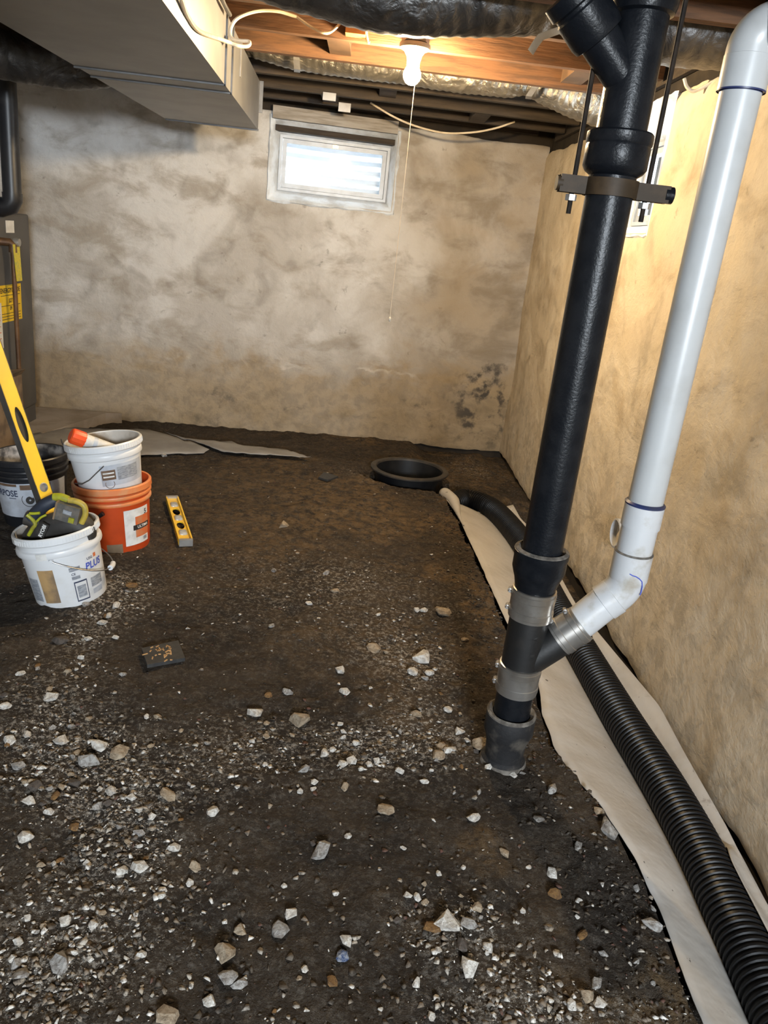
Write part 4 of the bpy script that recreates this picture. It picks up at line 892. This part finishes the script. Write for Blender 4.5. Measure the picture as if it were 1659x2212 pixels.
t_.part(MB().tube(bez([Q(64, 1109, -.045), Q(76, 1109, -.045), Q(86, 1108, -.045)], 6), .005, 10), 'lime_trim', M['lime'])
t_.part(MB().tube(bez([Q(76, 1130, -.045), Q(88, 1118, -.045), Q(100, 1112, -.04)], 6), .004, 10), 'lime_trim', M['lime'])
lc = Q(93, 1146, -.062); up_ = _n(Q(99, 1133, -.062)-Q(88, 1158, -.062)); sd2 = np.array([0, -1, 0]); lu = up_; lv = _n(np.cross(lu, sd2)); lv = lv if lv[0] < 0 else -lv
t_.part(MB().obox(lc, lu*.028, lv*.012, np.array([0, .004, 0])), 'name_plate', M['ink'], smooth=False)
m = MB(); flat_text(m, 'RYOBI', .017, lc+np.array([0, -.005, 0]), lu, lv); t_.part(m, 'name', M['white_paint'], smooth=False)
# ------------------------------------------------------------------ torpedo level on the ground
e0 = Zp(372, 1073, .03); e1 = Zp(401, 1166, .03); e0[2] = float(ground(e0[0], e0[1]))+.026; e1[2] = float(ground(e1[0], e1[1]))+.026
u_ = _n(e1-e0); Lt = np.linalg.norm(e1-e0); v_ = _n(np.cross([0, 0, 1], u_)); n_ = np.cross(u_, v_)
t_ = Thing('torpedo_level', (e0+e1)/2-n_*.024, 'short yellow torpedo level lying on the dirt right of the orange bucket', 'level')
wt = .056
t_.part(plate(MB(), e0-n_*.004, u_, v_, n_, Lt, wt-.008, [(Lt*.17, .030, .017), (Lt*.34, .046, .0165), (Lt*.50, .030, .017), (Lt*.66, .046, .0165), (Lt*.83, .030, .017)], .006), 'web', M['yellow_metal'], smooth=False)
for sg in (-1, 1): t_.part(MB().obox(e0+u_*Lt/2+v_*sg*(wt/2-.002)-n_*.008, u_*Lt/2, v_*.003, n_*.014), 'rail', M['yellow_metal'], smooth=False)
for f in (.17, .50, .83):
    ob = t_.part(MB().obox(e0+u_*Lt*f-n_*.006, u_*.027, v_*.018, n_*.010), 'vial', M['vial'], smooth=True, ang=180); bv = ob.modifiers.new('b', 'BEVEL'); bv.width = .009; bv.segments = 3
for s_ in (0, Lt): t_.part(MB().obox(e0+u_*(s_+(-.008 if s_ == 0 else .008))-n_*.008, u_*.009, v_*wt/2, n_*.0145), 'end_cap', M['level_steel'], smooth=False)
# dark slabs on the dirt
def dark_slab(label, quad, th, shav=0):
    P_ = [Zp(x, y, .02) for x, y in quad]; zc = max(float(ground(p[0], p[1])) for p in P_)+.004; c = sum(P_)/4
    t_ = Thing('slate_piece', (c[0], c[1], zc), label, 'slate'); m = MB().hexa([(p[0], p[1], zc) for p in P_]+[(p[0], p[1], zc+th) for p in P_]); t_.part(m, 'slab', M['shingle'], smooth=False)
    m = MB()
    for k in range(shav):
        a, b = rng.normal(0, .22), rng.normal(0, .16); x = c[0]+a*.12; y = c[1]+b*.16; an = rng.uniform(0, 3.1); l = rng.uniform(.003, .010)
        m.obox((x, y, zc+th+.001), (l*math.cos(an), l*math.sin(an), 0), (-.0018*math.sin(an), .0018*math.cos(an), 0), (0, 0, .001))
    if shav: o = t_.part(m, 'wood_shavings', M['shaving'], smooth=False, kind='stuff')
dark_slab('square dark slate offcut sprinkled with wood shavings on the dirt', [(318, 1437), (400, 1422), (385, 1384), (306, 1401)], .012, 26)
dark_slab('small dark shingle scrap on the dirt left of the sump', [(688, 1030), (708, 1036), (731, 1028), (700, 1019)], .010)

# ------------------------------------------------------------------ stones
def rock_mesh(seed, npts, flat=.7):
    r_ = np.random.default_rng(seed); bm = bmesh.new(); sc = np.array([1.0, r_.uniform(.6, .95), flat*r_.uniform(.6, 1.0)])
    for _ in range(npts):
        p = _n(r_.normal(size=3))*r_.uniform(.72, 1.0)*sc; bm.verts.new(Vector(p))
    bmesh.ops.convex_hull(bm, input=bm.verts[:], use_existing_faces=False)
    bmesh.ops.delete(bm, geom=[v for v in bm.verts if not v.link_faces], context='VERTS')
    me = bpy.data.meshes.new('stone'); bm.to_mesh(me); bm.free(); return me
KINDS = ['white', 'grey', 'tan', 'orange', 'dark', 'blue']
ROCK = {}
for k in KINDS:
    ROCK[k] = []
    for i in range(6 if k in ('white', 'grey', 'tan') else 3):
        me = rock_mesh(100+i*7+KINDS.index(k)*50, 20); me.materials.append(M['stone_'+k]); ROCK[k].append(me)
GRP = 'loose stones scattered over the earth floor'
GEN = {'white': 'small pale angular stone chip lying on the dark earth', 'grey': 'small grey angular stone chip lying on the dark earth', 'tan': 'small tan stone chip lying on the dark earth',
       'orange': 'small rusty brown stone lying on the dark earth', 'dark': 'small dark stone lying on the dark earth', 'blue': 'bluish stone on the dark earth'}
def stone(px, py, rpx, kind, label=None, flat=1.0):
    p = Zp(px, py, 0.); dep = float(np.dot(p-CC, -CM[:, 2])); r = 1.28*rpx*dep/FPX; x, y = p[0], p[1]
    if x > XL(y)-.01 and y < 4.1: return
    o = bpy.data.objects.new('stone', random.choice(ROCK[kind])); COL.objects.link(o)
    o.scale = (r, r*random.uniform(.85, 1.1), r*flat*random.uniform(.8, 1.0)); o.rotation_euler = (random.uniform(-.25, .25), random.uniform(-.25, .25), random.uniform(0, 6.28))
    o.location = (x, y, float(ground(x, y))+r*.22*flat); tag(o, label or GEN[kind], 'stone', GRP if not label else 'noted stones on the earth floor')
    if not label: LOOSE.append((o, kind, x, y))
LOOSE = []
NOTED = [(550, 1538, 20, 'white', 'white chunk of stone left of a tan one, below the dark slate offcut'), (643, 1554, 27, 'tan', 'flat tan stone right of a white chunk in mid floor'), (694, 1842, 25, 'grey', 'lone grey and white pointed stone in the middle of the near floor'),
 (482, 2066, 26, 'tan', 'squarish beige stone near the bottom edge, left of centre'), (130, 2083, 29, 'grey', 'large rough grey stone near the bottom left corner'), (740, 2067, 18, 'blue', 'blue-stained pebble near the bottom centre'),
 (747, 2036, 16, 'white', 'white stone touching the blue-stained pebble'), (717, 2126, 15, 'orange', 'rusty stone below the blue-stained pebble'), (55, 1805, 18, 'white', 'white stone by itself near the left edge'),
 (362, 2204, 28, 'tan', 'beige stone cut off by the bottom edge'), (1037, 1612, 20, 'tan', 'tan stone against the foot of the black stack'), (962, 2004, 30, 'white', 'broad whitish stone in a cluster at the bottom centre right'),
 (1012, 2100, 25, 'white', 'white and grey lump below the whitish stone cluster'), (934, 2013, 20, 'orange', 'rusty stone left of the broad whitish stone'), (1316, 1802, 26, 'grey', 'grey angular stone at the lip of the trench'),
 (1409, 2003, 22, 'grey', 'pale grey stone wedged in the trench edge near the bottom right'), (1263, 2160, 20, 'tan', 'tan pebble above white chips at the bottom right'), (909, 1424, 24, 'white', 'large white plaster chip left of the wye fitting'),
 (132, 1383, 17, 'dark', 'dark brown lump left of the slate offcut'), (355, 985, 9, 'white', 'white lump on the grey sheet at the back wall'), (610, 1136, 14, 'tan', 'brown clod in the middle of the far floor'), (1023, 1770, 16, 'white', 'white stone below the foot of the black stack'), (285, 1270, 13, 'orange', 'brown stone beside the front white bucket')]
for x, y, r, k, l in NOTED: stone(x, y, r, k, l)
KNOWN = 'w300,1877,20 w142,1987,15 w201,2004,13 w350,1942,11 w410,1905,11 t522,2010,16 w627,1977,16 g605,2015,22 w212,1610,20 w132,1600,18 t257,1625,20 g192,1645,24 t362,1725,20 w240,1712,16 w10,1532,15 w110,1510,17 w265,1882,13 w305,2062,11 g35,2077,14 g42,2105,22 t422,1872,15 w460,1762,16 w375,1830,14 w105,1755,11 w62,1730,14 w452,2170,15 g490,2118,22 g515,2128,18 w928,1454,12 w890,1450,16 t957,1323,18 t807,1401,16 w736,1448,12 w744,1492,12 t898,1545,13 w966,1534,12 w991,1580,12 w970,1625,16 t947,1637,15 t953,1614,14 w1054,1663,10 w1080,1661,10 w1109,1675,9 w917,1684,11 w864,1663,11 t831,1758,20 g1164,1781,14 g1190,1713,15 g1248,1832,13 w1192,1886,14 t1088,1846,13 t1029,1977,14 g1006,2013,20 w1052,2055,14 d995,2055,18 w898,2129,12 w947,2062,10 w879,1946,10 w900,1946,10 o1257,2024,13 o1198,1933,16 w1232,2186,14 w1291,2182,14 g1286,2135,16 w932,2199,12 t1291,1758,14 w250,1310,12 w235,1330,11 w222,1345,12 w190,1380,10 t145,1455,9 w175,1420,9 w20,1600,14 g40,1650,16 w60,1590,12 w88,1660,10 g300,1800,14 w330,1770,10 w60,1975,10 w40,2030,12 t90,1860,11 o130,1850,10 o160,1780,12 g210,1740,12 w285,1725,12 w300,1752,10 w485,1990,8 d160,1690,14 d75,1700,16 o120,1720,12 g620,1495,12 w735,1560,8 w545,1600,8 w760,1640,16 w700,1630,14 w740,1655,12 w770,1600,10 w680,1690,10 w648,1715,8 t745,1705,11 o580,1500,10 w815,1640,9 w1010,1600,9 w780,1660,8 g655,1665,14'
KM = dict(w='white', g='grey', t='tan', o='orange', d='dark')
for tk in KNOWN.split():
    a_ = tk[1:].split(','); stone(float(a_[0]), float(a_[1]), float(a_[2]), KM[tk[0]])
def sample_px(n, y0=1000, base=.12):
    out = []
    while len(out) < n:
        x = rng.uniform(-40, 1560); y = rng.uniform(y0, 2280); s = base
        for px, py, sx_, sy_, w in PATCH: s += w*math.exp(-.5*(((x-px)/sx_)**2+((y-py)/sy_)**2))
        if rng.uniform() < min(s, 1.2)/1.2: out.append((x, y))
    return out
n_done = len([o for o in COL.objects if o.name.startswith('stone')])
for x, y in sample_px(290-n_done, 1230, .18): stone(x, y, rng.uniform(5, 10), random.choices(['white', 'grey', 'tan', 'orange', 'dark'], [5, 3, 2.5, .8, 1])[0])
# a loose stone near a landmark is named by its rank of nearness to it
MARKS = [('the slate offcut', 355, 1410), ('the front white bucket', 157, 1290), ('the orange bucket', 262, 1180), ('the torpedo level', 388, 1120), ('the foot of the black stack', 1088, 1640), ('the sump basin', 884, 1010),
         ('the blue-stained pebble', 740, 2067), ('the flat tan stone', 643, 1554), ('the lone pointed stone', 694, 1842), ('the squarish beige stone', 482, 2066), ('the large rough grey stone', 130, 2083), ('the dark brown lump', 132, 1383),
         ('the broad whitish stone', 962, 2004), ('the grey stone at the trench lip', 1316, 1802), ('the tan pebble at bottom right', 1263, 2160), ('the large white plaster chip', 909, 1424), ('the white stone near the left edge', 55, 1805), ('the brown clod in mid floor', 610, 1136), ('the bottom left corner', 0, 2212), ('the white stone below the stack', 1023, 1770), ('the white and grey lump', 1012, 2100), ('the left edge level with the slate', 0, 1560)]
ORD = ['nearest', 'second nearest', 'third nearest', 'fourth nearest', 'fifth nearest', 'sixth nearest', 'seventh nearest', 'eighth nearest', 'ninth nearest', 'tenth nearest', 'eleventh nearest', 'twelfth nearest']
ADJ = dict(white='pale', grey='grey', tan='tan', orange='rusty brown', dark='dark')
for kd in ADJ:
    sub = [q for q in LOOSE if q[1] == kd]; best = {}
    for nm, px, py in MARKS:
        c = Zp(px, py, 0)
        for rk, q in enumerate(sorted(sub, key=lambda q: (q[2]-c[0])**2+(q[3]-c[1])**2)[:12]):
            if q[0].name not in best or rk < best[q[0].name][0]: best[q[0].name] = (rk, nm)
    for q in sub:
        if q[0].name in best: rk, nm = best[q[0].name]; q[0]['label'] = 'small %s stone chip %s to %s' % (ADJ[kd], ORD[rk], nm)
        else: q[0]['label'] = GEN[kd]+', away from the larger marks'
# uncountable fine material
def scatter(name, n, pick, rmin, rmax, mat, label, cat, power=2.0, sink=.15):
    temps = []
    for i in range(6):
        m_ = rock_mesh(900+i*3, 9, .75); v = np.array([tuple(q.co) for q in m_.vertices]); f = np.array([tuple(p.vertices) for p in m_.polygons]); temps.append((v, f)); bpy.data.meshes.remove(m_)
    V = []; F = []; off = 0; XY = np.array(pick(n)); x, y = XY[:, 0], XY[:, 1]
    ok = ~((x > XL(y)-.005) & (y < 4.1) & (x < XR(y)+.01)) & (np.hypot(x-SUMP[0], y-SUMP[1]) > .27) & (x < 1.07) & (y < 5.33+.1*x-.03) & ~((y > 4.2) & (x < -1.3))
    for q, rad in ((gb, .135), (go, .14), (gk, .14), ((SX, SY), .075)): ok &= np.hypot(x-q[0], y-q[1]) > rad
    XY = XY[ok]; GZ_ = ground(XY[:, 0], XY[:, 1])
    for (x, y), gz in zip(XY, GZ_):
        r = rmin+(rmax-rmin)*rng.uniform()**power; v, f = temps[rng.integers(6)]; a = rng.uniform(0, 6.28); ca_, sa = math.cos(a), math.sin(a)
        w = v*np.array([1, rng.uniform(.7, 1.1), rng.uniform(.6, 1.0)])*r; w = np.stack([w[:, 0]*ca_-w[:, 1]*sa, w[:, 0]*sa+w[:, 1]*ca_, w[:, 2]], -1)
        V.append(w+np.array([x, y, gz+r*sink])); F.append(f+off); off += len(v)
    me = np_mesh(name, np.concatenate(V), np.concatenate(F)); o = mesh_obj(name, me, mat, smooth=False); return tag(o, label, cat, kind='stuff')
def pick_px(base, y0):
    def f(n): return [tuple(Zp(x, y, 0)[:2]) for x, y in sample_px(n, y0, base)]
    return f
def pick_ground(n): return [(rng.uniform(-2., 1.07), .95+4.2*rng.uniform()**1.6) for _ in range(n)]
def pick_edge(n):
    out = []
    for _ in range(n): y = rng.uniform(1.0, 4.1); out.append((float(XL(y))-.01-abs(rng.normal(0, .10)), y))
    for _ in range(n//4): y = rng.uniform(2.0, 5.2); out.append((1.06-abs(rng.normal(0, .04)), y))
    return out
scatter('gravel', 9000, pick_px(.05, 1010), .0012, .0125, M['gravel'], 'fine pale gravel and plaster crumbs strewn over the earth', 'gravel', 3.6)
scatter('dirt_crumbs', 6500, pick_ground, .002, .012, M['crumb'], 'loose brown dirt crumbs covering the earth floor', 'dirt', 2.4)
scatter('dirt_clods', 1500, pick_edge, .002, .012, M['crumb'], 'crumbly dirt clods along the trench edge', 'dirt', 2.2)
